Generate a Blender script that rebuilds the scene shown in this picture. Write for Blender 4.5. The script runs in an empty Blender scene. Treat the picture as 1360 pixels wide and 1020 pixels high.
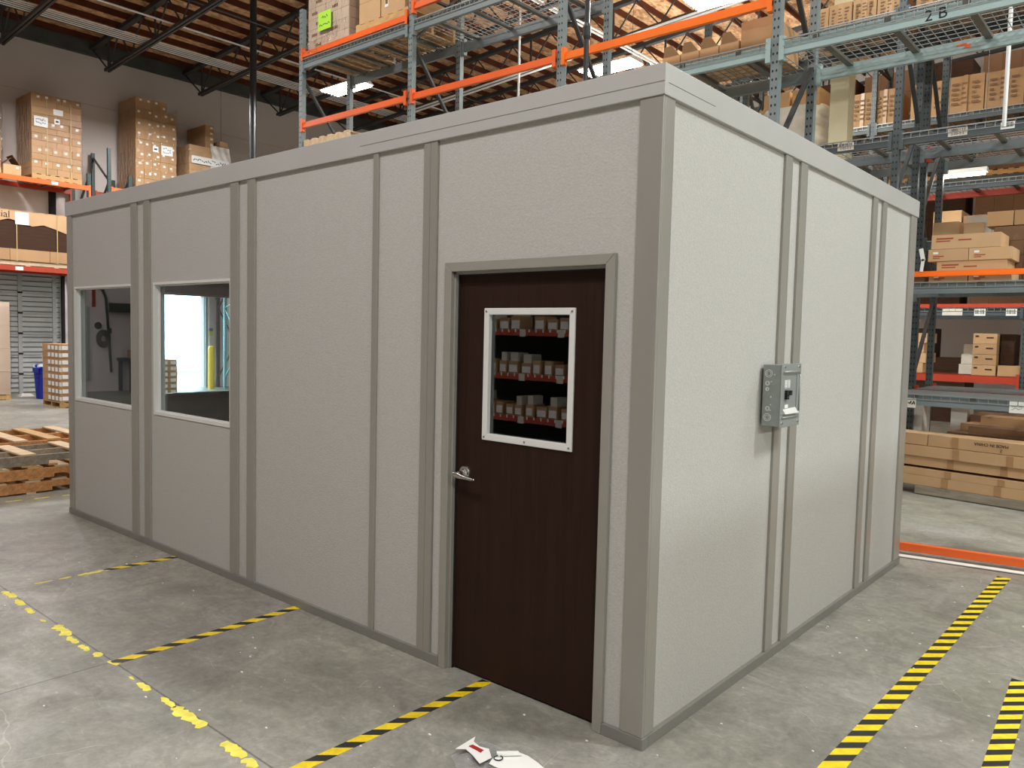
import bpy, math, random
from mathutils import Vector, Matrix, Euler
rnd = random.Random(7)
PI = math.pi
sc = bpy.context.scene
col = sc.collection

# ------------------------------------------------------------------ camera
FPX = 1047.1767
YAW, PITCH, ROLL = math.radians(130.6321404), math.radians(-3.5738017), math.radians(1.34344911)
fw = Vector((math.cos(PITCH)*math.cos(YAW), math.cos(PITCH)*math.sin(YAW), math.sin(PITCH)))
rt = Vector((math.sin(YAW), -math.cos(YAW), 0)); up = rt.cross(fw)
r2 = math.cos(ROLL)*rt + math.sin(ROLL)*up
u2 = -math.sin(ROLL)*rt + math.cos(ROLL)*up
cd = bpy.data.cameras.new('camera'); cam = bpy.data.objects.new('camera', cd); col.objects.link(cam)
cd.sensor_fit = 'HORIZONTAL'; cd.sensor_width = 36.0; cd.lens = FPX/1360*36.0
cd.clip_start = 0.05; cd.clip_end = 200
M = Matrix.Identity(4)
for i in range(3):
    M[i][0] = r2[i]; M[i][1] = u2[i]; M[i][2] = -fw[i]
M[0][3], M[1][3], M[2][3] = 1.66709461, -2.83125906, 1.73296031
cam.matrix_world = M
sc.camera = cam

# ------------------------------------------------------------------ world, exposure, lamps
w = bpy.data.worlds.new('world'); sc.world = w; w.use_nodes = True
bg = w.node_tree.nodes['Background']; bg.inputs[0].default_value = (0.62, 0.80, 1.0, 1); bg.inputs[1].default_value = 15.0
sc.view_settings.view_transform = 'Standard'; sc.view_settings.look = 'None'
sc.view_settings.exposure = 0.0; sc.view_settings.gamma = 1.0; sc.view_settings.use_curve_mapping = False
try:
    sc.cycles.use_denoising = True; sc.cycles.denoiser = 'OPENIMAGEDENOISE'
    sc.cycles.max_bounces = 8; sc.cycles.diffuse_bounces = 4; sc.cycles.transparent_max_bounces = 16
    sc.cycles.sample_clamp_indirect = 6.0
except Exception: pass

def srgb(r, g, b):
    f = lambda v: ((v/255)/12.92 if v/255 <= 0.04045 else (((v/255)+0.055)/1.055)**2.4)
    return (f(r), f(g), f(b), 1.0)

def area_lamp(name, loc, sx, sy, power, color=(.955, 1.0, .97), rot=(0, 0, 0), parent=None):
    l = bpy.data.lights.new(name, 'AREA'); l.shape = 'RECTANGLE'; l.size = sx; l.size_y = sy
    l.energy = power; l.color = color
    o = bpy.data.objects.new(name, l); col.objects.link(o); o.location = loc; o.rotation_euler = rot
    return o
# fluorescent high bays of the aisles around and behind the photographer (outside the frame)
PINK, COOL = (1.0, .975, .985), (.93, 1.0, .985)
for (x, y, p, c) in ((-1.0, -3.4, 215, PINK), (-6.0, -3.4, 72, PINK), (-11.5, -4.0, 45, PINK), (-16.5, -4.0, 80, PINK), (4.6, -4.4, 300, COOL),
                  (4.2, 2.2, 330, COOL), (4.6, 7.0, 170, COOL), (2.6, 6.1, 130, COOL), (-1.2, 6.1, 60, COOL), (-14.5, 1.2, 150, PINK), (-16.3, 6.2, 250, PINK), (-16.3, 2.6, 210, PINK)):
    area_lamp('unseen_lamp', (x, y, 7.0), 1.25, .5, p, c)
for (x, y, p) in ((-7.5, 1.9, 150), (-2.5, 1.9, 120)):
    area_lamp('unseen_lamp', (x, y, 8.1), 1.25, .5, p, (1, 1, .96))  # lamps added above the office roof to brighten the rack fronts and beams
area_lamp('unseen_lamp', (15.2, 1.8, 7.0), 1.25, .5, 1350, COOL)
area_lamp('unseen_lamp', (15.2, -3.4, 7.0), 1.25, .5, 520, COOL)
# unseen uplights added to brighten the roof deck from below
for (x, y, p) in ((-8.6, 10.4, 75), (-5.6, 8.9, 95), (-2.6, 8.9, 105), (.6, 8.9, 110), (3.8, 8.9, 100), (-7.4, 13.4, 110), (-4.2, 13.4, 125), (-1.0, 13.4, 130), (2.2, 13.4, 120),
                  (-9.5, 17.6, 110), (-5.6, 17.6, 130), (-1.6, 17.6, 140), (-12.6, 8.0, 18), (4.2, 2.2, 60), (-1, -3.4, 40)):
    area_lamp('added_uplight', (x, y, 6.95), 1.25, .5, p, (1.0, .98, .93), (PI, 0, 0))

# ------------------------------------------------------------------ materials
MATS = {}
def mat(name, rgb, rough=.6, metal=0.0, var=.06, nscale=6.0, bump=0.0, bscale=60.0, spec=.5, objvar=0.0, stretch=None):
    if name in MATS: return MATS[name]
    m = bpy.data.materials.new(name); m.use_nodes = True; nt = m.node_tree; N = nt.nodes; L = nt.links
    b = N['Principled BSDF']; c = srgb(*rgb)
    b.inputs['Roughness'].default_value = rough; b.inputs['Metallic'].default_value = metal
    b.inputs['Specular IOR Level'].default_value = spec
    tc = N.new('ShaderNodeTexCoord'); mp = N.new('ShaderNodeMapping'); L.new(tc.outputs['Object'], mp.inputs[0])
    if stretch: mp.inputs['Scale'].default_value = stretch
    out = None
    if var > 0:
        n = N.new('ShaderNodeTexNoise'); n.inputs['Scale'].default_value = nscale; n.inputs['Detail'].default_value = 5
        L.new(mp.outputs[0], n.inputs[0])
        r = N.new('ShaderNodeMapRange'); r.inputs[1].default_value = .3; r.inputs[2].default_value = .7
        r.inputs[3].default_value = 1-var; r.inputs[4].default_value = 1+var; L.new(n.outputs[0], r.inputs[0])
        out = r.outputs[0]
    if objvar > 0:
        oi = N.new('ShaderNodeObjectInfo'); r = N.new('ShaderNodeMapRange')
        r.inputs[3].default_value = 1-objvar; r.inputs[4].default_value = 1+objvar; L.new(oi.outputs['Random'], r.inputs[0])
        if out:
            mm = N.new('ShaderNodeMath'); mm.operation = 'MULTIPLY'; L.new(out, mm.inputs[0]); L.new(r.outputs[0], mm.inputs[1]); out = mm.outputs[0]
        else: out = r.outputs[0]
    if out:
        v = N.new('ShaderNodeVectorMath'); v.operation = 'SCALE'; v.inputs[0].default_value = c[:3]
        L.new(out, v.inputs['Scale']); L.new(v.outputs[0], b.inputs['Base Color'])
    else: b.inputs['Base Color'].default_value = c
    if bump > 0:
        n2 = N.new('ShaderNodeTexNoise'); n2.inputs['Scale'].default_value = bscale; n2.inputs['Detail'].default_value = 3
        L.new(mp.outputs[0], n2.inputs[0])
        bp = N.new('ShaderNodeBump'); bp.inputs['Strength'].default_value = bump; bp.inputs['Distance'].default_value = .004
        L.new(n2.outputs[0], bp.inputs['Height']); L.new(bp.outputs[0], b.inputs['Normal'])
    MATS[name] = m; return m

def emat(name, rgb, strength):
    m = bpy.data.materials.new(name); m.use_nodes = True; N = m.node_tree.nodes
    b = N['Principled BSDF']; b.inputs['Base Color'].default_value = (1, 1, 1, 1)
    b.inputs['Emission Color'].default_value = srgb(*rgb); b.inputs['Emission Strength'].default_value = strength
    return m

def glass(name, tint=(.93, .96, .95), ior=1.6, wrinkle=0.0, rough=0.0):
    m = bpy.data.materials.new(name); m.use_nodes = True; nt = m.node_tree; N = nt.nodes; L = nt.links
    N.remove(N['Principled BSDF']); o = N['Material Output']
    t = N.new('ShaderNodeBsdfTransparent'); t.inputs[0].default_value = (*tint, 1)
    g = N.new('ShaderNodeBsdfGlossy'); g.inputs['Roughness'].default_value = rough
    f = N.new('ShaderNodeFresnel'); ge = N.new('ShaderNodeNewGeometry'); io = N.new('ShaderNodeMapRange')
    io.inputs[3].default_value = ior; io.inputs[4].default_value = 1/ior; L.new(ge.outputs['Backfacing'], io.inputs[0]); L.new(io.outputs[0], f.inputs['IOR'])
    mx = N.new('ShaderNodeMixShader'); L.new(f.outputs[0], mx.inputs[0]); L.new(t.outputs[0], mx.inputs[1]); L.new(g.outputs[0], mx.inputs[2])
    L.new(mx.outputs[0], o.inputs[0])
    if wrinkle:
        tc = N.new('ShaderNodeTexCoord'); n = N.new('ShaderNodeTexNoise'); n.inputs['Scale'].default_value = 9; n.inputs['Detail'].default_value = 4
        mp = N.new('ShaderNodeMapping'); mp.inputs['Scale'].default_value = (1, 1, .35)
        L.new(tc.outputs['Object'], mp.inputs[0]); L.new(mp.outputs[0], n.inputs[0])
        bp = N.new('ShaderNodeBump'); bp.inputs['Strength'].default_value = wrinkle; bp.inputs['Distance'].default_value = .08
        L.new(n.outputs[0], bp.inputs['Height']); L.new(bp.outputs[0], g.inputs['Normal']); L.new(bp.outputs[0], f.inputs['Normal'])
    return m

def mat_floor():
    m = bpy.data.materials.new('concrete_floor'); m.use_nodes = True; nt = m.node_tree; N = nt.nodes; L = nt.links
    b = N['Principled BSDF']; tc = N.new('ShaderNodeTexCoord'); P = tc.outputs['Object']
    def noise(scale, det=6, rough=.6, dist=0.0, vec=P):
        n = N.new('ShaderNodeTexNoise'); n.inputs['Scale'].default_value = scale; n.inputs['Detail'].default_value = det
        n.inputs['Roughness'].default_value = rough; n.inputs['Distortion'].default_value = dist; L.new(vec, n.inputs[0]); return n.outputs[0]
    def rng(s, a, b_, c, d):
        r = N.new('ShaderNodeMapRange'); r.inputs[1].default_value = a; r.inputs[2].default_value = b_; r.inputs[3].default_value = c; r.inputs[4].default_value = d
        L.new(s, r.inputs[0]); return r.outputs[0]
    def mul(a, b_):
        r = N.new('ShaderNodeMath'); r.operation = 'MULTIPLY'; L.new(a, r.inputs[0])
        if isinstance(b_, float): r.inputs[1].default_value = b_
        else: L.new(b_, r.inputs[1])
        return r.outputs[0]
    big = rng(noise(.55, 5, .6, .6), .3, .7, .76, 1.22)
    mid = rng(noise(2.6, 8, .72, 1.4), .32, .68, .74, 1.26)
    fine = rng(noise(24, 6, .75, .5), .3, .7, .80, 1.2)
    mp = N.new('ShaderNodeMapping'); mp.inputs['Rotation'].default_value = (0, 0, .5); mp.inputs['Scale'].default_value = (1, 3.2, 1); L.new(P, mp.inputs[0])
    streak = rng(noise(2.6, 9, .78, 2.2, mp.outputs[0]), .55, .70, 1.0, 1.38)
    vo = N.new('ShaderNodeTexVoronoi'); vo.feature = 'DISTANCE_TO_EDGE'; vo.inputs['Scale'].default_value = 1.3
    wv = N.new('ShaderNodeTexNoise'); wv.inputs['Scale'].default_value = 1.8; L.new(P, wv.inputs[0])
    wm = N.new('ShaderNodeVectorMath'); wm.operation = 'MULTIPLY_ADD'; L.new(wv.outputs['Color'], wm.inputs[0]); wm.inputs[1].default_value = (.7, .7, 0); L.new(P, wm.inputs[2]); L.new(wm.outputs[0], vo.inputs[0])
    lines = rng(vo.outputs['Distance'], .0015, .0045, 1.0, 0.0); lm = mul(lines, rng(noise(1.5, 2), .53, .58, 0, .4))
    la = N.new('ShaderNodeMath'); la.operation = 'ADD'; L.new(lm, la.inputs[0]); la.inputs[1].default_value = 1.0
    f = mul(mul(mul(mul(big, mid), fine), streak), la.outputs[0])
    spots = rng(noise(16, 2, .5), .70, .76, 1.0, 1.45); f = mul(f, spots)
    # saw-cut joints along y=-1.15 and x=-2.46 (thin, filled with dirt)
    sx = N.new('ShaderNodeSeparateXYZ'); L.new(P, sx.inputs[0])
    def joint(axis, at, wdt, depth, neg=None):
        a = N.new('ShaderNodeMath'); a.operation = 'ADD'; L.new(sx.outputs[axis], a.inputs[0]); a.inputs[1].default_value = -at
        q = N.new('ShaderNodeMath'); q.operation = 'ABSOLUTE'; L.new(a.outputs[0], q.inputs[0])
        return rng(q.outputs[0], wdt*.5, wdt, depth, 1.0)
    for (ax, at) in ((1, -1.135), (0, -2.46), (0, 3.6), (1, 5.9), (0, -8.5), (0, -14.5)):
        f = mul(f, joint(ax, at, .006, .45))
    hue = N.new('ShaderNodeMix'); hue.data_type = 'RGBA'
    hue.inputs[6].default_value = srgb(138, 137, 126); hue.inputs[7].default_value = srgb(146, 143, 136)
    L.new(rng(noise(.9, 3), .4, .6, 0, 1), hue.inputs[0])
    v = N.new('ShaderNodeVectorMath'); v.operation = 'SCALE'; L.new(hue.outputs[2], v.inputs[0]); L.new(f, v.inputs['Scale'])
    L.new(v.outputs[0], b.inputs['Base Color'])
    L.new(rng(noise(2.4, 5, .6, .5), .3, .7, .32, .60), b.inputs['Roughness'])
    bp = N.new('ShaderNodeBump'); bp.inputs['Strength'].default_value = .12; bp.inputs['Distance'].default_value = .004
    L.new(noise(30, 5), bp.inputs['Height']); L.new(bp.outputs[0], b.inputs['Normal'])
    return m

def mat_osb():
    m = bpy.data.materials.new('osb'); m.use_nodes = True; nt = m.node_tree; N = nt.nodes; L = nt.links
    b = N['Principled BSDF']; b.inputs['Roughness'].default_value = .8
    tc = N.new('ShaderNodeTexCoord'); mp = N.new('ShaderNodeMapping'); mp.inputs['Scale'].default_value = (1, .5, 1); L.new(tc.outputs['Object'], mp.inputs[0])
    vo = N.new('ShaderNodeTexVoronoi'); vo.inputs['Scale'].default_value = 17; L.new(mp.outputs[0], vo.inputs[0])
    se = N.new('ShaderNodeSeparateColor'); L.new(vo.outputs['Color'], se.inputs[0])
    no = N.new('ShaderNodeTexNoise'); no.inputs['Scale'].default_value = 2.5; L.new(tc.outputs['Object'], no.inputs[0])
    ad = N.new('ShaderNodeMath'); ad.operation = 'ADD'; L.new(se.outputs[0], ad.inputs[0]); L.new(no.outputs[0], ad.inputs[1])
    r = N.new('ShaderNodeMapRange'); r.inputs[1].default_value = .3; r.inputs[2].default_value = 1.6; L.new(ad.outputs[0], r.inputs[0])
    mx = N.new('ShaderNodeMix'); mx.data_type = 'RGBA'; L.new(r.outputs[0], mx.inputs[0])
    mx.inputs[6].default_value = srgb(150, 98, 60); mx.inputs[7].default_value = srgb(232, 188, 140)
    L.new(mx.outputs[2], b.inputs['Base Color']); return m

def mat_rack(name, rgb, pitch=.0508, wdt=.0085, offs=.018, rough=.45):
    """painted upright with two columns of punched teardrop holes on its aisle faces"""
    m = bpy.data.materials.new(name); m.use_nodes = True; nt = m.node_tree; N = nt.nodes; L = nt.links
    b = N['Principled BSDF']; b.inputs['Roughness'].default_value = rough
    tc = N.new('ShaderNodeTexCoord'); sx = N.new('ShaderNodeSeparateXYZ'); L.new(tc.outputs['Object'], sx.inputs[0])
    def mth(op, a, b_=None):
        n = N.new('ShaderNodeMath'); n.operation = op
        for i, v in enumerate((a, b_)):
            if v is None: continue
            if isinstance(v, (int, float)): n.inputs[i].default_value = v
            else: L.new(v, n.inputs[i])
        return n.outputs[0]
    z = mth('PINGPONG', sx.outputs[2], pitch/2*1.5); x = mth('SUBTRACT', mth('ABSOLUTE', sx.outputs[0]), offs)
    zz = mth('DIVIDE', mth('SUBTRACT', z, .0), wdt*1.5); xx = mth('DIVIDE', x, wdt)
    d = mth('SQRT', mth('ADD', mth('MULTIPLY', zz, zz), mth('MULTIPLY', xx, xx)))
    hole = mth('LESS_THAN', d, 1.0)
    g = N.new('ShaderNodeNewGeometry'); sn = N.new('ShaderNodeSeparateXYZ'); L.new(tc.outputs['Normal'], sn.inputs[0])
    face = mth('GREATER_THAN', mth('ABSOLUTE', sn.outputs[1]), .7)
    hole = mth('MULTIPLY', hole, face)
    no = N.new('ShaderNodeTexNoise'); no.inputs['Scale'].default_value = 7; L.new(tc.outputs['Object'], no.inputs[0])
    sc_ = N.new('ShaderNodeMapRange'); sc_.inputs[3].default_value = .85; sc_.inputs[4].default_value = 1.15; L.new(no.outputs[0], sc_.inputs[0])
    v = N.new('ShaderNodeVectorMath'); v.operation = 'SCALE'; v.inputs[0].default_value = srgb(*rgb)[:3]; L.new(sc_.outputs[0], v.inputs['Scale'])
    mx = N.new('ShaderNodeMix'); mx.data_type = 'RGBA'; L.new(hole, mx.inputs[0]); L.new(v.outputs[0], mx.inputs[6]); mx.inputs[7].default_value = (.006, .006, .006, 1)
    L.new(mx.outputs[2], b.inputs['Base Color']); return m

def mat_hazard(name, period=.105, slant=1.0, base=(236, 203, 30), thr=.5):
    """yellow and black striped floor tape, stripes run along local x"""
    m = bpy.data.materials.new(name); m.use_nodes = True; nt = m.node_tree; N = nt.nodes; L = nt.links
    b = N['Principled BSDF']; b.inputs['Roughness'].default_value = .45
    tc = N.new('ShaderNodeTexCoord'); sx = N.new('ShaderNodeSeparateXYZ'); L.new(tc.outputs['Object'], sx.inputs[0])
    def mth(op, a, b_):
        n = N.new('ShaderNodeMath'); n.operation = op
        for i, v in enumerate((a, b_)):
            if isinstance(v, (int, float)): n.inputs[i].default_value = v
            else: L.new(v, n.inputs[i])
        return n.outputs[0]
    u = mth('ADD', sx.outputs[0], mth('MULTIPLY', sx.outputs[1], slant))
    s = mth('GREATER_THAN', mth('FRACT', mth('DIVIDE', u, period), 0), thr)
    no = N.new('ShaderNodeTexNoise'); no.inputs['Scale'].default_value = 25; no.inputs['Detail'].default_value = 5; L.new(tc.outputs['Object'], no.inputs[0])
    r = N.new('ShaderNodeMapRange'); r.inputs[1].default_value = .3; r.inputs[2].default_value = .7; r.inputs[3].default_value = .82; r.inputs[4].default_value = 1.1; L.new(no.outputs[0], r.inputs[0])
    mx = N.new('ShaderNodeMix'); mx.data_type = 'RGBA'; L.new(s, mx.inputs[0]); mx.inputs[6].default_value = srgb(38, 38, 38); mx.inputs[7].default_value = srgb(*base)
    v = N.new('ShaderNodeVectorMath'); v.operation = 'SCALE'; L.new(mx.outputs[2], v.inputs[0]); L.new(r.outputs[0], v.inputs['Scale'])
    L.new(v.outputs[0], b.inputs['Base Color']); return m

def mat_wood_grain(name, rgb, axis_scale=(14, 1.2, 1.2), lo=.7, rough=.5, scale=3):
    m = bpy.data.materials.new(name); m.use_nodes = True; nt = m.node_tree; N = nt.nodes; L = nt.links
    b = N['Principled BSDF']; b.inputs['Roughness'].default_value = rough
    tc = N.new('ShaderNodeTexCoord'); mp = N.new('ShaderNodeMapping'); mp.inputs['Scale'].default_value = axis_scale; L.new(tc.outputs['Object'], mp.inputs[0])
    n = N.new('ShaderNodeTexNoise'); n.inputs['Scale'].default_value = scale; n.inputs['Detail'].default_value = 6; n.inputs['Distortion'].default_value = .6; L.new(mp.outputs[0], n.inputs[0])
    r = N.new('ShaderNodeMapRange'); r.inputs[1].default_value = .3; r.inputs[2].default_value = .7; r.inputs[3].default_value = lo; r.inputs[4].default_value = 2-lo; L.new(n.outputs[0], r.inputs[0])
    oi = N.new('ShaderNodeObjectInfo'); r2_ = N.new('ShaderNodeMapRange'); r2_.inputs[3].default_value = .85; r2_.inputs[4].default_value = 1.15; L.new(oi.outputs['Random'], r2_.inputs[0])
    mm = N.new('ShaderNodeMath'); mm.operation = 'MULTIPLY'; L.new(r.outputs[0], mm.inputs[0]); L.new(r2_.outputs[0], mm.inputs[1])
    v = N.new('ShaderNodeVectorMath'); v.operation = 'SCALE'; v.inputs[0].default_value = srgb(*rgb)[:3]; L.new(mm.outputs[0], v.inputs['Scale'])
    L.new(v.outputs[0], b.inputs['Base Color']); return m

VINYL = mat('vinyl_panel', (186, 184, 180), .62, 0, .055, 95, .5, 110, .35)
TRIM = mat('painted_trim', (157, 154, 147), .34, .2, .03, 5, 0, 60, .5, 0, (1, 1, .15))
FASCIA = mat('fascia_metal', (184, 183, 180), .36, .05, .03, 2, .05, 3, .5, 0, (1, 1, .2))
TRACKM = mat('base_track_metal', (140, 138, 133), .38, .3, .04, 4)
SILL = mat('window_aluminium', (222, 223, 220), .35, .0, .02)
FRAMEM = mat('door_frame_metal', (150, 147, 139), .4, .0, .03, 4)
GASKET = mat('rubber_gasket', (22, 22, 22), .7, 0, 0)
DOORM = mat_wood_grain('dark_walnut_laminate', (45, 25, 17), (26, 26, 1.1), .82, .55, 2.0)
DOORM.node_tree.nodes['Principled BSDF'].inputs['Specular IOR Level'].default_value = .22
CHROME = mat('satin_chrome', (205, 205, 203), .22, 1.0, 0)
GLASS = glass('clear_glass', (.86, .90, .89), 1.6)
DGLASS = glass('double_glass', (.55, .60, .60), 2.15)
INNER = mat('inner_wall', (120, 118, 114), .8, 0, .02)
CARPET = mat('dark_office_floor', (46, 47, 48), .85, 0, .1, 30)
FLOORM = mat_floor()
OSB = mat_osb()
PURLIN = mat('purlin_lumber', (84, 44, 28), .85, 0, .18, 3, 0, 60, .15, .12)
JOIST = mat('joist_steel', (56, 55, 54), .6, .0, .1)
LEDGER = mat('dark_ledger', (74, 76, 72), .8, 0, .2, 2)
WALLW = mat('tiltup_wall_paint', (204, 196, 190), .8, 0, .03, .8, .06, 8)
WALLP = mat('white_wall_paint', (232, 220, 222), .8, 0, .04, 1.2)
CONDUIT = mat('galvanized_conduit', (222, 223, 222), .4, .1, .04)
PIPEDK = mat('black_pipe', (62, 64, 66), .35, .5, .05)
ST_GREY = mat_rack('upright_blue_grey', (124, 136, 138))
ST_DARK = mat_rack('upright_dark_grey', (74, 82, 84))
ST_GREEN = mat_rack('upright_dark_green', (40, 66, 62))
ST_TEAL = mat_rack('upright_teal', (110, 178, 184))
BEAM_BLUE = mat('beam_pale_blue_grey', (160, 182, 182), .42, 0, .06, 3)
BEAM_GREY = mat('beam_blue_grey', (122, 133, 136), .42, 0, .06, 3)
BEAM_DARK = mat('beam_dark_grey', (76, 84, 87), .45, 0, .08, 3)
BRACE_D = mat('brace_dark', (58, 62, 64), .5, 0, .06)
BRACE_G = mat('brace_grey', (112, 116, 112), .4, .1, .06)
ORANGE = mat('beam_orange', (240, 104, 40), .4, 0, .05, 3)
ORANGE2 = mat('beam_bright_orange', (255, 122, 24), .4, 0, .03, 3)
ORRED = mat('beam_orange_red', (176, 62, 40), .45, 0, .08, 3)
WIRE = mat('zinc_wire', (152, 155, 154), .4, .35, .05)
CHANNEL = mat('deck_channel_steel', (104, 104, 98), .45, .3, .06)
CARD = mat('cardboard', (178, 142, 104), .82, 0, .05, 3, 0, 60, .25, .10)
CARD_L = mat('cardboard_light', (200, 164, 124), .82, 0, .05, 3, 0, 60, .25, .07)
CARD_D = mat('cardboard_dark', (128, 98, 74), .85, 0, .07, 3, 0, 60, .2, .08)
CARD_BR = mat('brown_sheet_stack', (68, 48, 36), .85, 0, .15, 2, .3, 40, .2, 0, (1, 1, 18))
CARD_PINK = mat('wrapped_cardboard', (210, 188, 168), .4, 0, .06, 3, 0, 60, .5, .05)
CARD_PALE = mat('white_carton', (214, 208, 196), .7, 0, .04, 3, 0, 60, .3, .06)
PAPER = mat('white_paper', (236, 236, 232), .8, 0, .02)
INK = mat('black_ink', (26, 26, 28), .7, 0, 0)
INKB = mat('blue_marker', (58, 66, 128), .7, 0, 0)
INKR = mat('red_print', (160, 62, 44), .7, 0, 0)
TAPEM = mat('tan_packing_tape', (176, 136, 96), .35, 0, .05)
NOTE = mat('green_note', (176, 232, 70), .7, 0, .02)
YELLOWN = mat('yellow_tag', (238, 224, 60), .7, 0, .02)
FILM = glass('stretch_film', (.95, .95, .95), 1.35, .9, .08)
WRAPW = mat('white_shrink_wrap', (222, 216, 206), .3, 0, .12, 6, .8, 14, .6)
WOOD = mat_wood_grain('pallet_pine', (186, 132, 82), (1.4, 8, 8), .72, .8)
WOODL = mat_wood_grain('pallet_pine_pale', (212, 186, 152), (8, 1.4, 8), .8, .8)
WOODG = mat_wood_grain('pallet_weathered', (150, 140, 124), (1.4, 8, 8), .75, .85)
WOODT = mat_wood_grain('pallet_tan', (196, 158, 106), (1.4, 8, 8), .85, .8)
STRAP = mat('tan_strap', (186, 160, 112), .5, 0, 0)
BLUEP = mat('blue_plastic', (12, 42, 158), .35, 0, .03, 4)
BAG = mat('clear_white_bag', (205, 212, 222), .3, 0, .1, 8)
YELP = mat('bollard_yellow', (232, 196, 40), .5, 0, .06, 4)
DOCKM = mat('dock_door_steel', (184, 186, 184), .45, 0, .06, 3)
DOCKF = mat('dock_door_stile', (168, 171, 170), .45, 0, .05, 3)
RIBM = mat('dock_door_rib', (96, 99, 99), .5, 0, .05, 3)
BLACK = mat('black_seal', (14, 14, 15), .75, 0, 0)
GALV = mat('galvanized_panel', (150, 156, 154), .38, .35, .07, 18)
GALVL = mat('panel_cover_grey', (150, 155, 153), .36, .2, .03, 8)
HAZ = mat_hazard('hazard_stripe', .144, .95, (240, 210, 30), .45)
HAZR = mat_hazard('hazard_stripe_right', .1414, .97, (240, 214, 24), .48)
HAZR2 = mat_hazard('hazard_stripe_corner', .117, .9, (240, 220, 50), .48)
PAINTY = mat('worn_yellow_paint', (232, 220, 92), .7, 0, .16, 22)
COLUMN = mat('beige_column_paint', (224, 214, 178), .7, 0, .05, 3)
TUBE = emat('lit_tube', (255, 250, 236), 28)
HOUSING = mat('lamp_housing_white', (235, 235, 230), .5, 0, 0)
RUST = mat('rust_hose', (70, 52, 46), .7, 0, .1)
REDS = mat('red_sign', (170, 40, 34), .6, 0, 0)
STEELT = mat('dark_steel_table', (58, 60, 62), .5, .3, .05)

# ------------------------------------------------------------------ mesh helpers
class MB:
    def __init__(s): s.v = []; s.f = []; s.m = []
    def quadbox(s, P):
        n = len(s.v); s.v += [tuple(p) for p in P]
        s.f += [(n, n+3, n+2, n+1), (n+4, n+5, n+6, n+7), (n, n+1, n+5, n+4), (n+1, n+2, n+6, n+5), (n+2, n+3, n+7, n+6), (n+3, n, n+4, n+7)]; return s
    def box(s, x0, x1, y0, y1, z0, z1):
        s.quadbox([(x0, y0, z0), (x1, y0, z0), (x1, y1, z0), (x0, y1, z0), (x0, y0, z1), (x1, y0, z1), (x1, y1, z1), (x0, y1, z1)]); return s
    def bar(s, p, q, a, b, upv=(0, 0, 1)):
        p = Vector(p); q = Vector(q); d = (q-p).normalized(); u = Vector(upv)
        if abs(d.dot(u)) > .98: u = Vector((0, 1, 0))
        x = d.cross(u).normalized(); y = x.cross(d).normalized(); x *= a/2; y *= b/2
        s.quadbox([p-x-y, p+x-y, p+x+y, p-x+y, q-x-y, q+x-y, q+x+y, q-x+y]); return s
    def tube(s, p, q, r, n=10, r2=None, caps=True):
        p = Vector(p); q = Vector(q); r2 = r if r2 is None else r2
        d = (q-p).normalized(); u = Vector((0, 0, 1)) if abs(d.z) < .98 else Vector((1, 0, 0))
        x = d.cross(u).normalized(); y = x.cross(d).normalized(); k = len(s.v)
        for (c, rr) in ((p, r), (q, r2)):
            for i in range(n):
                a = 2*PI*i/n; s.v.append(tuple(c+x*(rr*math.cos(a))+y*(rr*math.sin(a))))
        for i in range(n):
            j = (i+1) % n; s.f.append((k+i, k+j, k+n+j, k+n+i))
        if caps: s.f.append(tuple(k+n-1-i for i in range(n))); s.f.append(tuple(k+n+i for i in range(n)))
        return s
    def path(s, pts, r, n=8):
        for a, b in zip(pts[:-1], pts[1:]): s.tube(a, b, r, n)
        return s
    def poly(s, pts, vec):
        n = len(pts); k = len(s.v); v = Vector(vec)
        s.v += [tuple(p) for p in pts] + [tuple(Vector(p)+v) for p in pts]
        s.f.append(tuple(k+n-1-i for i in range(n))); s.f.append(tuple(k+n+i for i in range(n)))
        for i in range(n):
            j = (i+1) % n; s.f.append((k+i, k+j, k+n+j, k+n+i))
        return s
    def lathe(s, c, prof, n=24):
        k = len(s.v); c = Vector(c)
        for (r, z) in prof:
            for i in range(n):
                a = 2*PI*i/n; s.v.append((c.x+r*math.cos(a), c.y+r*math.sin(a), c.z+z))
        for j in range(len(prof)-1):
            for i in range(n):
                i2 = (i+1) % n; s.f.append((k+j*n+i, k+j*n+i2, k+(j+1)*n+i2, k+(j+1)*n+i))
        return s
    def grid(s, fn, nu, nv):
        k = len(s.v)
        for j in range(nv+1):
            for i in range(nu+1): s.v.append(tuple(fn(i/nu, j/nv)))
        for j in range(nv):
            for i in range(nu):
                a = k+j*(nu+1)+i; s.f.append((a, a+1, a+nu+2, a+nu+1))
        return s
        return s

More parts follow.
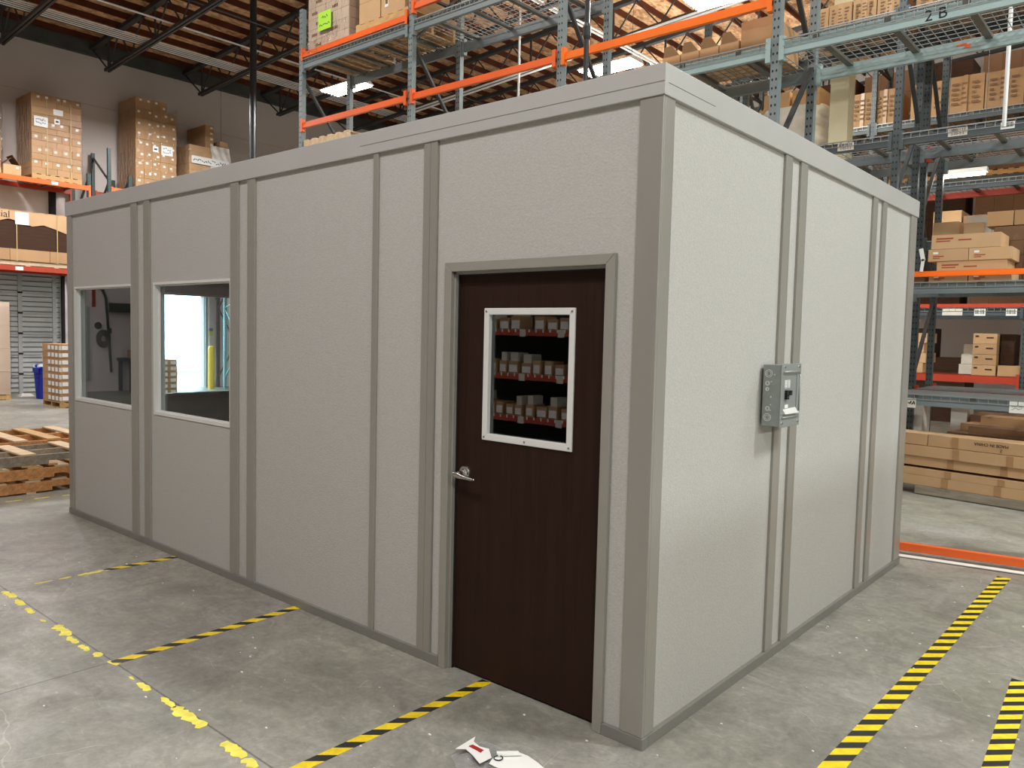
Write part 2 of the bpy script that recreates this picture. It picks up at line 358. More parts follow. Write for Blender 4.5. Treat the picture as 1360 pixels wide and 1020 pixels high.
WL = {}
def wloc(o): return WL.get(o.name, Vector((0, 0, 0))) if o else Vector((0, 0, 0))
def setp(o, label=None, cat=None, group=None, kind=None):
    if label: o['label'] = label
    if cat: o['category'] = cat
    if group: o['group'] = group
    if kind: o['kind'] = kind
    return o
def thing(name, label, cat, loc=(0, 0, 0), group=None):
    o = bpy.data.objects.new(name, None); col.objects.link(o); o.location = loc; o.empty_display_size = .2
    WL[o.name] = Vector(loc); return setp(o, label, cat, group)
def obj(name, mb, m, parent=None, kind=None, bevel=0, smooth=False, origin=None, label=None):
    """link one mesh object; mb holds world coordinates; the origin is the given point, the parent's origin, or the base centre"""
    if origin is None:
        if parent is not None: origin = wloc(parent)
        else:
            xs = [v[0] for v in mb.v]; ys = [v[1] for v in mb.v]; zs = [v[2] for v in mb.v]
            origin = ((min(xs)+max(xs))/2, (min(ys)+max(ys))/2, min(zs))
    O = Vector(origin); me = bpy.data.meshes.new(name)
    me.from_pydata([tuple(Vector(v)-O) for v in mb.v], [], mb.f); me.materials.append(m); me.update()
    if smooth:
        for p in me.polygons: p.use_smooth = True
    o = bpy.data.objects.new(name, me); col.objects.link(o); WL[o.name] = O
    o.location = O - wloc(parent) if parent is not None else O
    if parent is not None: o.parent = parent
    if kind: o['kind'] = kind
    if label: o['label'] = label
    if bevel:
        b = o.modifiers.new('bevel', 'BEVEL'); b.width = bevel; b.segments = 2; b.limit_method = 'ANGLE'
    return o
CACHE = {}
def cub(name, cx, cy, cz, sx, sy, sz, m, parent=None, kind=None, label=None, rz=0, seam=False):
    """a box object centred at (cx, cy, cz); equal sizes share one mesh"""
    key = (round(sx, 3), round(sy, 3), round(sz, 3), m.name)
    me = CACHE.get(key)
    if me is None:
        b = MB().box(-sx/2, sx/2, -sy/2, sy/2, -sz/2, sz/2); me = bpy.data.meshes.new(name)
        me.from_pydata(b.v, [], b.f); me.materials.append(m); me.update(); CACHE[key] = me
    o = bpy.data.objects.new(name, me); col.objects.link(o); WL[o.name] = Vector((cx, cy, cz))
    o.location = Vector((cx, cy, cz)) - (wloc(parent) if parent is not None else Vector())
    if rz: o.rotation_euler.z = rz
    if parent is not None: o.parent = parent
    if kind: o['kind'] = kind
    if label: o['label'] = label
    return o
def bx(name, x0, x1, y0, y1, z0, z1, m, parent=None, **k):
    return cub(name, (x0+x1)/2, (y0+y1)/2, (z0+z1)/2, x1-x0, y1-y0, z1-z0, m, parent, **k)
def text(name, s, size, loc, rot, m, parent, depth=.001, align='CENTER'):
    c = bpy.data.curves.new(name, 'FONT'); c.body = s; c.size = size; c.extrude = depth; c.align_x = align; c.align_y = 'CENTER'
    t = bpy.data.objects.new(name, c); col.objects.link(t)
    dg = bpy.context.evaluated_depsgraph_get(); me = bpy.data.meshes.new_from_object(t.evaluated_get(dg))
    bpy.data.objects.remove(t); o = bpy.data.objects.new(name, me); col.objects.link(o); me.materials.clear(); me.materials.append(m)
    WL[o.name] = Vector(loc); o.location = Vector(loc) - (wloc(parent) if parent else Vector()); o.rotation_euler = rot
    if parent: o.parent = parent
    return o
FRONT_Y = (PI/2, 0, 0)             # text facing -y
FRONT_X = (PI/2, 0, PI/2)          # text facing +x
def strokes(n, x0, x1, z0, z1, seed, rows=2, th=.006):
    """illegible handwriting: short dashes, in the local (x, z) frame"""
    r = random.Random(seed); out = []
    for k in range(rows):
        zz = z1-(k+.5)*(z1-z0)/rows; hh = (z1-z0)/rows*.5
        for i in range(n):
            xa = x0+(i+.15)*(x1-x0)/n; xb = xa+(x1-x0)/n*.7
            out.append(((xa, zz+r.uniform(-hh, hh)*.8), (xb, zz+r.uniform(-hh, hh)*.8)))
    return out
def writing(parent, face, at, segs, th, m, name='handwriting'):
    b = MB()
    for (a, c) in segs:
        if face == 'y': b.bar((a[0], at, a[1]), (c[0], at, c[1]), th, .0015, (0, 1, 0))
        else: b.bar((at, a[0], a[1]), (at, c[0], c[1]), th, .0015, (1, 0, 0))
    return obj(name, b, m, parent, 'stuff')

# ------------------------------------------------------------------ setting: floor, walls, roof
XL, XR, YF, YB = -20.0, 20.0, -12.0, 22.0
fl = obj('floor', MB().box(XL-6, XR, YF, YB, -.2, 0), FLOORM, None, 'structure', origin=(0, 0, 0))
S = .063
def zd(x): return 8.9+S*(x+20)            # underside of the roof deck
ce = obj('ceiling', MB().quadbox([(XL-.3, YF, zd(XL-.3)), (XR, YF, zd(XR)), (XR, YB, zd(XR)), (XL-.3, YB, zd(XL-.3)),
    (XL-.3, YF, zd(XL-.3)+.1), (XR, YF, zd(XR)+.1), (XR, YB, zd(XR)+.1), (XL-.3, YB, zd(XL-.3)+.1)]), OSB, None, 'structure', origin=(0, 0, 9))
# dock wall with its two door openings
D1 = (1.85, 4.90, 2.98); D2 = (6.2, 8.68, 2.64)
wl = MB(); g = .012
for (y0, y1, z0, z1) in ((YF, D1[0], 0, 3.6), (D1[1], D2[0], 0, 3.6), (D2[1], YB, 0, 3.6), (D1[0], D1[1], D1[2], 3.6), (D2[0], D2[1], D2[2], 3.6)):
    wl.box(XL-.2, XL, y0, y1, z0, z1)
ys = [YF, -3.5, 2.85, 9.2, 15.5, YB]
for a, b in zip(ys[:-1], ys[1:]):
    wl.box(XL-.2, XL, a+g, b-g, 3.6, 7.33-g); wl.box(XL-.2, XL, a+g, b-g, 7.33+g, 9.0)
wl.box(XL-.2, XL-.02, YF, YB, 3.6, 9.0)
wleft = obj('wall_left', wl, WALLW, None, 'structure', origin=(XL, 0, 0))
obj('wall_right', MB().box(XR, XR+.2, YF, YB, 0, 11.6), WALLW, None, 'structure')
obj('wall_back', MB().box(XL, XR, YB, YB+.2, 0, 11.5), WALLW, None, 'structure')
obj('wall_front', MB().box(XL, XR, YF-.2, YF, 0, 11.5), WALLW, None, 'structure')
# white lower paint beside the dock doors, the roof ledger
obj('trim_1', MB().box(XL, XL+.012, D1[1]+.06, D2[0]-.1, 0, 2.9).box(XL, XL+.012, D2[1]+.12, 13, 0, 2.9).box(XL, XL+.012, -11, D1[0]-.1, 0, 2.9), WALLP, None, 'structure')
obj('trim_2', MB().box(XL, XL+.14, YF, YB, 8.55, 8.9), LEDGER, None, 'structure')
# purlins run along y, every 0.61 m
x = XL+.45; n = 0
while x < 6:
    cub('purlin', x, (2.0+YB)/2, zd(x)-.07, .042, YB-2.0, .14, PURLIN, ce); x += .61
# open-web roof joists run along x
JY = [0.9, 3.34, 5.63, 8.05, 10.45, 12.9, 15.3, 17.7, 20.1]
for jy in JY[1:]:
    tz = lambda x_: zd(x_)-.14; bz = lambda x_: 8.0+S*(x_+19)
    x0, x1 = -19.0, 6.0
    j = obj('roof_joist', MB().bar((x0, jy-.04, bz(x0)), (x1, jy-.04, bz(x1)), .05, .07).bar((x0, jy+.04, bz(x0)), (x1, jy+.04, bz(x1)), .05, .07), JOIST, ce)
    obj('top_chord', MB().bar((XL, jy, tz(XL)-.05), (x1, jy, tz(x1)-.05), .13, .1), JOIST, j)
    xx = x0+.1; k = 0
    wb = MB().bar((x0+.1, jy, bz(x0)), (XL+.2, jy, tz(XL)-.1), .03, .03); obj('web_bar', wb, JOIST, j)
    while xx < 4.5:
        xa = xx; xm = xx+.62; xb = xx+1.24
        obj('web_bar', MB().bar((xa, jy, bz(xa)), (xm, jy, tz(xm)-.1), .028, .028), JOIST, j)
        obj('web_bar', MB().bar((xm, jy, tz(xm)-.1), (xb, jy, bz(xb)), .028, .028), JOIST, j)
        if k % 2 == 0: obj('web_post', MB().bar((xa+.0, jy, bz(xa)), (xa+.0, jy, tz(xa)-.1), .05, .03), JOIST, j)
        xx = xb; k += 1

# ------------------------------------------------------------------ the modular office
of = thing('modular_office', 'tall grey panelled modular office with dark brown door and two windows', 'office', (0, 0, 0))
LX, WY, HB, HT = -6.10, 3.84, 2.706, 2.83
T = .076
def panel(x0, x1, z0=.05, z1=HB+.01): return bx('wall_panel', x0, x1, 0, T, z0, z1, VINYL, of)
def strip(x0, x1, m=TRIM, name='batten'):
    o = obj(name, MB().box(x0, x1, -.014, .002, .05, HB), m, of, bevel=.002); return o
# door side (faces -y), from the far end to the near corner
W1 = (-5.965, -4.80); W2 = (-4.43, -3.285); WZ = (1.05, 2.07)
def winpanel(x0, x1, a, b):
    m = MB().box(x0, x1, 0, T, .05, WZ[0]).box(x0, x1, 0, T, WZ[1], HB+.01)
    if a-x0 > .001: m.box(x0, a, 0, T, WZ[0], WZ[1])
    if x1-b > .001: m.box(b, x1, 0, T, WZ[0], WZ[1])
    obj('wall_panel', m, VINYL, of)
winpanel(-6.0, -4.80, *W1); winpanel(-4.474, -3.285, *W2)
for a, b in ((-4.694, -4.576), (-3.185, -3.072), (-2.979, -1.788), (-1.748, -1.38), (-1.282, -1.2), (-.20, -.095)): panel(a, b)
panel(-1.2, -.20, 2.08)
for a, b in ((-4.80, -4.694), (-4.576, -4.474), (-3.285, -3.185), (-3.072, -2.979)): strip(a, b)
strip(-1.79, -1.747)
obj('batten', MB().box(-1.382, -1.334, -.014, .002, .05, HB).box(-1.332, -1.284, -.014, .002, .05, HB).box(-1.336, -1.330, -.010, .002, .05, HB), TRIM, of)
obj('corner_post', MB().box(-.097, .014, -.014, .0, .05, HB).box(.0, .014, .0, .081, .05, HB), TRIM, of, bevel=.003)
obj('corner_post', MB().box(LX, LX+.10, -.014, .1, .05, HB), TRIM, of, bevel=.003)
obj('corner_post', MB().box(-.10, .014, WY-.155, WY, .05, HB), TRIM, of, bevel=.003)
# right wall (faces +x)
def panel_r(y0, y1): return bx('wall_panel', -T, 0, y0, y1, .05, HB+.01, VINYL, of)
def strip_r(y0, y1): return obj('batten', MB().box(-.002, .014, y0, y1, .05, HB), TRIM, of, bevel=.002)
for a, b in ((.08, 1.247), (1.34, 1.462), (1.56, 2.747), (2.845, 2.963), (3.057, 3.69)): panel_r(a, b)
for a, b in ((1.247, 1.34), (1.462, 1.56), (2.747, 2.845), (2.963, 3.057)): strip_r(a, b)
# far walls: end wall with its window, back wall
EW = (.80, 1.98)
m = MB().box(LX, LX+T, .1, WY, .05, WZ[0]).box(LX, LX+T, .1, WY, WZ[1], HB).box(LX, LX+T, .1, EW[0], WZ[0], WZ[1]).box(LX, LX+T, EW[1], WY, WZ[0], WZ[1])
obj('end_wall_panel', m, INNER, of)
obj('back_wall_panel', MB().box(LX+T, -T, WY-T, WY, .05, HB), INNER, of)
obj('inner_lining', MB().box(LX+T, W1[0]-.01, T, T+.012, .05, HB).box(W1[1]+.01, W2[0]-.01, T, T+.012, .05, HB).box(W2[1]+.01, -1.22, T, T+.012, .05, HB)
    .box(-.18, -T, T, T+.012, .05, HB).box(W1[0], W1[1], T, T+.012, .05, WZ[0]-.02).box(W2[0], W2[1], T, T+.012, .05, WZ[0]-.02)
    .box(W1[0], W2[1], T, T+.012, WZ[1]+.02, HB).box(-T-.012, -T, T, WY-T, .05, HB), INNER, of)
obj('office_floor', MB().box(LX+T, -T, T, WY-T, .005, .03), CARPET, of)
obj('office_ceiling', MB().box(LX+T, -T, T, WY-T, HB-.08, HB-.02), INNER, of)
# base track, roof fascia, roof
def track(m, name='base_track'): obj(name, m, TRACKM, of, bevel=.002)
track(MB().box(LX, -1.212, -.02, .03, 0, .05)); track(MB().box(-.188, .02, -.02, .03, 0, .05)); track(MB().box(-.03, .02, .03, WY, 0, .05)); track(MB().box(LX, LX+.05, .03, WY, 0, .05))
fz0, fz1 = HB-.001, HT
FO = .02
def fasc(m): obj('roof_fascia', m, FASCIA, of, bevel=.003)
fasc(MB().poly([(LX-FO, -FO, fz0), (FO, -FO, fz0), (FO-.06, -FO+.06, fz0), (LX-FO+.06, -FO+.06, fz0)], (0, 0, fz1-fz0)))
fasc(MB().poly([(FO, -FO, fz0), (FO, WY+FO, fz0), (FO-.06, WY+FO-.06, fz0), (FO-.06, -FO+.06, fz0)], (0, 0, fz1-fz0)))
fasc(MB().poly([(LX-FO, WY+FO, fz0), (LX-FO, -FO, fz0), (LX-FO+.06, -FO+.06, fz0), (LX-FO+.06, WY+FO-.06, fz0)], (0, 0, fz1-fz0)))
fasc(MB().poly([(FO, WY+FO, fz0), (LX-FO, WY+FO, fz0), (LX-FO+.06, WY+FO-.06, fz0), (FO-.06, WY+FO-.06, fz0)], (0, 0, fz1-fz0)))
obj('fascia_seam', MB().box(-1.9, FO-.002, -FO-.0015, -FO, fz0+.052, fz0+.0536), GASKET if False else TRACKM, of)
obj('fascia_seam', MB().box(FO, FO+.0015, -FO+.03, .42, fz0+.05, fz0+.0516), TRACKM, of)
obj('roof_deck', MB().box(LX+.03, -.04, .04, WY-.04, HB+.02, HT-.02), TRACKM, of)
# windows on the door side and in the end wall
def window(x0, x1):
    z0, z1 = WZ
    f = obj('window_frame', MB().box(x0, x1, -.006, T, z0, z0+.022).box(x0, x1, -.006, T, z1-.018, z1).box(x0, x0+.022, -.006, T, z0+.022, z1-.018).box(x1-.02, x1, -.006, T, z0+.022, z1-.018), SILL, of)
    obj('glazing_bead', MB().box(x0+.022, x1-.02, .030, .040, z0+.022, z0+.032).box(x0+.022, x1-.02, .03, .04, z1-.028, z1-.018).box(x0+.022, x0+.032, .03, .04, z0+.032, z1-.028).box(x1-.03, x1-.02, .03, .04, z0+.032, z1-.028), SILL, f)
    obj('window_pane', MB().box(x0+.022, x1-.02, .041, .045, z0+.022, z1-.018), GLASS, f)
window(*W1); window(*W2)
y0, y1 = EW; z0, z1 = WZ
f = obj('window_frame', MB().box(LX, LX+T, y0, y1, z0, z0+.02).box(LX, LX+T, y0, y1, z1-.02, z1).box(LX, LX+T, y0, y0+.02, z0+.02, z1-.02).box(LX, LX+T, y1-.02, y1, z0+.02, z1-.02), SILL, of)
obj('window_pane', MB().box(LX+.03, LX+.034, y0+.02, y1-.02, z0+.02, z1-.02), GLASS, f)
# door frame: wrap-around steel frame with mitred face, rabbet and stop
DX0, DX1, DZ = -1.211, -.190, 2.088
FW = .048
df = obj('door_frame', MB().poly([(DX0, -.02, 0), (DX0+FW, -.02, 0), (DX0+FW, -.02, DZ-FW), (DX0, -.02, DZ)], (0, .11, 0))
    .poly([(DX1-FW, -.02, 0), (DX1, -.02, 0), (DX1, -.02, DZ), (DX1-FW, -.02, DZ-FW)], (0, .11, 0))
    .poly([(DX0, -.02, DZ), (DX0+FW, -.02, DZ-FW), (DX1-FW, -.02, DZ-FW), (DX1, -.02, DZ)], (0, .11, 0)), FRAMEM, of, bevel=.003)
obj('frame_rabbet', MB().box(DX0+FW, DX0+FW+.012, .004, .09, 0, DZ-FW).box(DX1-FW-.012, DX1-FW, .004, .09, 0, DZ-FW).box(DX0+FW, DX1-FW, .004, .09, DZ-FW-.012, DZ-FW), FRAMEM, df)
obj('weather_seal', MB().box(DX0+FW+.012, DX0+FW+.018, .022, .034, 0, DZ-FW-.012).box(DX0+FW+.012, DX1-FW-.012, .022, .034, DZ-FW-.018, DZ-FW-.012), GASKET, df)
# door leaf
lx0, lx1, ly = DX0+FW+.016, DX1-FW-.014, .030
gx0, gx1, gz0, gz1 = -.972, -.420, 1.211, 1.860
dl = obj('door', MB().box(lx0, gx0+.03, ly, ly+.044, .012, DZ-FW-.016).box(gx1-.03, lx1, ly, ly+.044, .012, DZ-FW-.016)
    .box(gx0+.03, gx1-.03, ly, ly+.044, .012, gz0+.03).box(gx0+.03, gx1-.03, ly, ly+.044, gz1-.03, DZ-FW-.016), DOORM, of)
gf = .032
obj('vision_frame', MB().poly([(gx0, ly-.008, gz0), (gx0+gf, ly-.008, gz0+gf), (gx0+gf, ly-.008, gz1-gf), (gx0, ly-.008, gz1)], (0, .03, 0))
    .poly([(gx1-gf, ly-.008, gz0+gf), (gx1, ly-.008, gz0), (gx1, ly-.008, gz1), (gx1-gf, ly-.008, gz1-gf)], (0, .03, 0))
    .poly([(gx0, ly-.008, gz1), (gx0+gf, ly-.008, gz1-gf), (gx1-gf, ly-.008, gz1-gf), (gx1, ly-.008, gz1)], (0, .03, 0))
    .poly([(gx0, ly-.008, gz0), (gx1, ly-.008, gz0), (gx1-gf, ly-.008, gz0+gf), (gx0+gf, ly-.008, gz0+gf)], (0, .03, 0)), SILL, dl, bevel=.003, label='pale grey metal frame of the door window')
obj('vision_glass', MB().box(gx0+gf, gx1-gf, ly+.016, ly+.021, gz0+gf, gz1-gf), DGLASS, dl)
sb = MB()
for (sx_, sz_) in ((gx0+.016, gz0+.016), (gx1-.016, gz0+.016), (gx0+.016, gz1-.016), (gx1-.016, gz1-.016), ((gx0+gx1)/2, gz0+.016)):
    sb.tube((sx_, ly-.008, sz_), (sx_, ly-.011, sz_), .005, 8)
obj('frame_screws', sb, CHROME, dl, 'stuff')
hx, hz = -1.085, 1.030
lv = obj('lever_handle', MB().tube((hx, ly, hz), (hx, ly-.012, hz), .036, 28, .033).tube((hx, ly-.012, hz), (hx, ly-.022, hz), .022, 20, .016).tube((hx, ly-.02, hz), (hx, ly-.055, hz), .013, 16), CHROME, dl, bevel=.0015)
lv['label'] = 'satin chrome lever handle'
def lever(u, v):
    L0 = [(-.028, .013), (0, .016), (.03, .013), (.07, .009), (.105, .0085)]
    t = u*(len(L0)-1); i = min(int(t), len(L0)-2); fr = t-i
    dx = L0[i][0]*(1-fr)+L0[i+1][0]*fr; rr = L0[i][1]*(1-fr)+L0[i+1][1]*fr; a = 2*PI*v
    return (hx+dx, ly-.056-.004*math.sin(u*PI)+.010*math.cos(a), hz-.004-.012*u+rr*math.sin(a))
lb = MB().grid(lever, 12, 12)
obj('lever_grip', lb, CHROME, lv, smooth=True)
obj('lever_tip', MB().tube((hx+.1, ly-.056, hz-.016), (hx+.112, ly-.05, hz-.016), .008, 10, .006), CHROME, lv, smooth=True)
obj('lever_hub', MB().tube((hx-.027, ly-.056, hz-.004), (hx-.031, ly-.056, hz-.004), .012, 12, .008), CHROME, lv, smooth=True)

# ------------------------------------------------------------------ breaker panel on the right wall
ep = thing('breaker_panel', 'grey steel electrical breaker panel mounted on right wall of the office', 'breaker panel', (.014, 1.19, 1.30))
pz0, pz1, py0, py1, px1 = 1.298, 1.612, 1.068, 1.318, .108
obj('cabinet', MB().box(.014, px1, py0, py1, pz0, pz1), GALV, ep, bevel=.003)
cv = obj('cover', MB().box(px1, px1+.006, py0-.006, py1+.006, pz0-.006, pz0+.06).box(px1, px1+.006, py0-.006, py1+.006, pz1-.05, pz1+.006)
    .box(px1, px1+.006, py0-.006, py0+.03, pz0+.06, pz1-.05).box(px1, px1+.006, py1-.045, py1+.006, pz0+.06, pz1-.05).box(px1-.006, px1+.0012, py0+.02, py1-.03, pz0+.05, pz1-.04), GALVL, ep, bevel=.003, label='lighter grey cover plate with recessed breaker opening')
ridge = MB()
for (a, b) in (((py0+.018, pz1-.036), (py1-.02, pz1-.036)), ((py0+.018, pz0+.045), (py1-.035, pz0+.045)), ((py1-.035, pz0+.045), (py1-.014, pz0+.07)), ((py1-.014, pz0+.07), (py1-.014, pz1-.05))):
    ridge.tube((px1+.007, a[0], a[1]), (px1+.007, b[0], b[1]), .006, 8)
obj('cover_ridge', ridge, GALVL, cv, smooth=True)
obj('cover_lip', MB().quadbox([(px1+.004, py0+.03, pz0+.062), (px1+.02, py0+.03, pz0+.064), (px1+.02, py1-.05, pz0+.064), (px1+.004, py1-.05, pz0+.062), (px1+.002, py0+.03, pz0+.088), (px1+.004, py0+.03, pz0+.088), (px1+.004, py1-.05, pz0+.092), (px1+.002, py1-.05, pz0+.092)]), SILL, cv)
for k in range(4): bx('breaker_switch', px1+.001, px1+.014, py0+.055, py0+.085, pz0+.138+k*.012, pz0+.148+k*.012, GASKET, ep, label='black breaker switch')
bx('main_breaker', px1+.001, px1+.014, py0+.097, py0+.125, pz0+.158, pz0+.182, GASKET, ep, label='black main breaker')
dc = bx('directory_card', px1+.001, px1+.003, py0+.05, py0+.118, pz0+.195, pz0+.236, PAPER, ep, label='white circuit directory card')
writing(dc, 'x', px1+.0036, [((py0+.052, pz0+.2+.008*k), (py0+.116, pz0+.2+.008*k)) for k in range(5)]+[((py0+.084, pz0+.196), (py0+.084, pz0+.235))], .0016, GALV, 'printed_lines')
bx('rating_label', px1+.001, px1+.003, py0+.06, py0+.10, pz0+.092, pz0+.11, PAPER, ep, label='small white rating label')
for (ky, kz, kr) in ((.045, pz1-.045, .02), (.04, pz1-.095, .012), (.04, pz1-.125, .010), (.045, pz0+.09, .012), (.045, pz0+.045, .020)):
    k = MB()
    for (ra, rb) in ((kr, kr-.003), (kr*.62, kr*.62-.002)):
        n = 20
        for i in range(n):
            a, b = 2*PI*i/n, 2*PI*(i+1)/n
            k.quadbox([(ky+r_*math.cos(t), py0-.003*s_, kz+r_*math.sin(t)) for s_ in (0, 1) for (r_, t) in ((rb, a), (ra, a), (ra, b), (rb, b))])
    obj('knockout', k, SILL, ep)
sm = MB()
for (yy, zz) in ((py0+.02, pz0+.018), (py1-.02, pz0+.018), (py0+.03, pz1-.01), (py1-.03, pz1-.01)): sm.tube((px1+.006, yy, zz), (px1+.010, yy, zz), .006, 8)
obj('cover_screws', sm, CHROME, ep, 'stuff')
obj('side_rivets', MB().tube((.075, py0, pz1-.05), (.075, py0-.003, pz1-.05), .004, 8).tube((.06, py0, pz0+.15), (.06, py0-.003, pz0+.15), .004, 8).tube((.06, py0, pz0+.11), (.06, py0-.003, pz0+.11), .003, 8).box(.055, .064, py0-.002, py0, pz0+.226, pz0+.23).box(.055, .064, py0-.002, py0, pz0+.08, pz0+.084), SILL, ep, 'stuff')

# ------------------------------------------------------------------ pallet racks
def beam(r, x0, x1, y, z1, m, face=-1, h=.105, d=.045, brk=None, name='beam'):
    """stepped box beam along x; face=-1: step towards -y is lower (deck rests on the rear ledge)"""
    b = MB()
    ya, yb = (y, y+d) if face < 0 else (y-d, y)
    b.box(x0, x1, ya, yb, z1-h, z1-.04)
    b.box(x0, x1, ya+(.0 if face > 0 else .016), yb-(.016 if face > 0 else .0), z1-.04, z1)
    for xe in (x0, x1-.045): b.box(xe, xe+.045, ya-.012, yb+.004, z1-h-.05, z1+.05)
    return obj(name, b, m, r)
def wire_deck(r, x0, x1, y0, y1, z, m=WIRE, ch=CHANNEL, pitch=.075, drop=True):
    n = max(2, int((x1-x0)/pitch)); b = MB(); t = .0055 if pitch < .08 else .0068
    for i in range(n+1):
        x_ = x0+(x1-x0)*i/n; b.box(x_-t/2, x_+t/2, y0-.008, y1+.008, z+.004, z+.004+t)
        if drop:
            b.box(x_-t/2, x_+t/2, y0-.019, y0-.013, z-.05, z+.012); b.box(x_-t/2, x_+t/2, y1+.008, y1+.014, z-.05, z+.004)
    k = int((y1-y0)/.10)
    for i in range(k+1):
        y_ = y0+(y1-y0)*i/k; b.box(x0, x1, y_-t/2, y_+t/2, z+.004+t, z+.004+2*t)
    if drop: b.box(x0, x1, y0-.0235, y0-.018, z-.05, z-.05+t); b.box(x0, x1, y0-.0235, y0-.013, z+.006, z+.012+t)
    d = obj('wire_deck', b, m, r, 'stuff')
    for i in range(4):
        x_ = x0+(x1-x0)*(i+.5)/4; bx('deck_channel', x_-.028, x_+.028, y0+.0, y1, z-.028, z+.003, ch, d)
    return d
def frame(r, x, y0, y1, h, m, bm, z0=0, brace=True, zs=None):
    for y in (y0+.035, y1-.035):
        p = cub('upright', x, y, z0+(h-z0)/2, .078, .07, h-z0, m, r)
        bx('base_plate', x-.07, x+.07, y-.06, y+.06, z0, z0+.008, BRACE_D, p)
    if brace:
        z = .25; k = 0
        while z < h-.3:
            z2 = min(z+1.05, h-.1)
            a, b = (y0+.035, y1-.035) if k % 2 == 1 else (y1-.035, y0+.035)
            obj('brace', MB().bar((x, a, z), (x, b, z2), .03, .045, (1, 0, 0)), bm, r)
            z = z2; k += 1
        obj('brace', MB().bar((x, y0+.035, h-.35), (x, y1-.035, h-.35), .03, .045, (1, 0, 0)), bm, r)
def tag_label(bm_, x, y, z, w=.13, h=.10, txt=None, m=PAPER, bars=True):
    t = bx('barcode_label', x-w/2, x+w/2, y-.003, y, z-h/2, z+h/2, m, bm_)
    if bars:
        b = MB(); n = 9; r = random.Random(int(x*100+z*37))
        for i in range(n):
            xa = x-w*.42+i*w*.84/n; b.box(xa, xa+w*.84/n*r.uniform(.3, .75), y-.0042, y-.003, z+(.05 if txt else -.25)*h, z+.40*h)
        b_ = obj('barcode', b, INK, None, 'stuff', origin=(x, y, z)); b_.parent = bm_; b_.location = Vector((x, y, z))-wloc(bm_)
    if txt:
        t_ = text('label_text', txt, h*.42, (x, y-.0035, z-.22*h), FRONT_Y, INK, bm_, .0004)
    return t

# row nearest the office's back: frames every 2.46 m, y 4.2 .. 5.15
AY0, AY1 = 4.20, 5.15
AX = [-8.68, -6.24, -3.785, -1.33, 1.13]
ra = thing('pallet_rack', 'tall blue-grey pallet rack with bright orange beams right behind the office', 'pallet rack', (-3.8, 4.2, 0), 'pallet racks')
for i, x_ in enumerate(AX): frame(ra, x_, AY0, AY1, 6.5 if i < 3 else 6.2, ST_GREY, BRACE_D if i else BRACE_D)
for i in (0, 1, 2):                 # high deck, orange guard beam above it
    a, b = AX[i]+.04, AX[i+1]-.04
    if i < 2:
        beam(ra, a, b, AY0-.01, 5.735, BEAM_GREY, h=.12); beam(ra, a, b, AY1+.01, 5.735, BEAM_GREY, 1, .12)
        wire_deck(ra, a+.03, b-.03, AY0+.0, AY1-.0, 5.735)
        beam(ra, a, b, AY0-.02, (5.86, 5.97)[i], ORANGE, h=.085)
    beam(ra, a, b, AY0-.02, 4.83, (ORANGE, ORANGE, ORANGE2)[i], h=.085)
for i in (2, 3):
    a, b = AX[i]+.04, AX[i+1]-.04
    fb = beam(ra, a, b, AY0-.01, 4.41, BEAM_BLUE, h=.115); rb = beam(ra, a, b, AY1+.01, 4.41, BEAM_BLUE if i == 3 else BEAM_GREY, 1, .105)
    wire_deck(ra, a+.03, b-.03, AY0, AY1, 4.41)
    if i == 3:
        text('handwriting', '2 B', .125, (-.02, AY0-.0105, 4.345), (PI/2, -.02, 0), INK, fb, .0006)
        bx('paint_mark', .0, .05, AY1-.04, AY1-.036, 4.34, 4.37, ORANGE, rb)
        bx('paint_mark', -.06, .02, AY1-.04, AY1-.036, 4.37, 4.385, ORANGE, rb)
a, b = AX[0]+.04, AX[1]-.04
beam(ra, a, b, AY0-.01, 4.41, BEAM_GREY); beam(ra, a, b, AY1+.01, 4.41, BEAM_GREY, 1); wire_deck(ra, a+.03, b-.03, AY0, AY1, 4.41)
# the orange guard beam lying across the bay at floor level, slightly askew
gb = thing('guard_beam', 'long orange beam lying across the floor past the right end of office', 'beam', (.6, 4.27, 0))
obj('steel_beam', MB().quadbox([(-.9, 4.02, .028), (2.4, 4.60, .028), (2.4, 4.65, .028), (-.9, 4.07, .028), (-.9, 4.02, .095), (2.4, 4.60, .095), (2.4, 4.65, .095), (-.9, 4.07, .095)]), ORANGE, gb, bevel=.006)
obj('support_block', MB().quadbox([(-.3+t*1.6+dx, 4.125+t*.281+dy, z_) for t in (0,) for z_ in (0, .028) for (dx, dy) in ((0, 0), (.08, .014), (.08, .06), (0, .05))]), WOODG, gb)
obj('support_block', MB().quadbox([(1.5+dx, 4.442+dy, z_) for z_ in (0, .028) for (dx, dy) in ((0, 0), (.08, .014), (.08, .06), (0, .05))]), WOODG, gb)
ws = MB().quadbox([(-.9, 3.93, 0), (2.4, 4.51, 0), (2.4, 4.585, 0), (-.9, 4.005, 0), (-.9, 3.93, .002), (2.4, 4.51, .002), (2.4, 4.585, .002), (-.9, 4.005, .002)])
setp(obj('floor_line', ws, PAPER), 'white painted floor line in front of the orange guard beam', 'floor line')
gs = MB().quadbox([(-.9, 3.885, 0), (2.4, 4.465, 0), (2.4, 4.482, 0), (-.9, 3.902, 0), (-.9, 3.885, .0015), (2.4, 4.465, .0015), (2.4, 4.482, .0015), (-.9, 3.902, .0015)])
setp(obj('black_tape', gs, GASKET), 'thin black tape strip before the white floor line', 'tape')

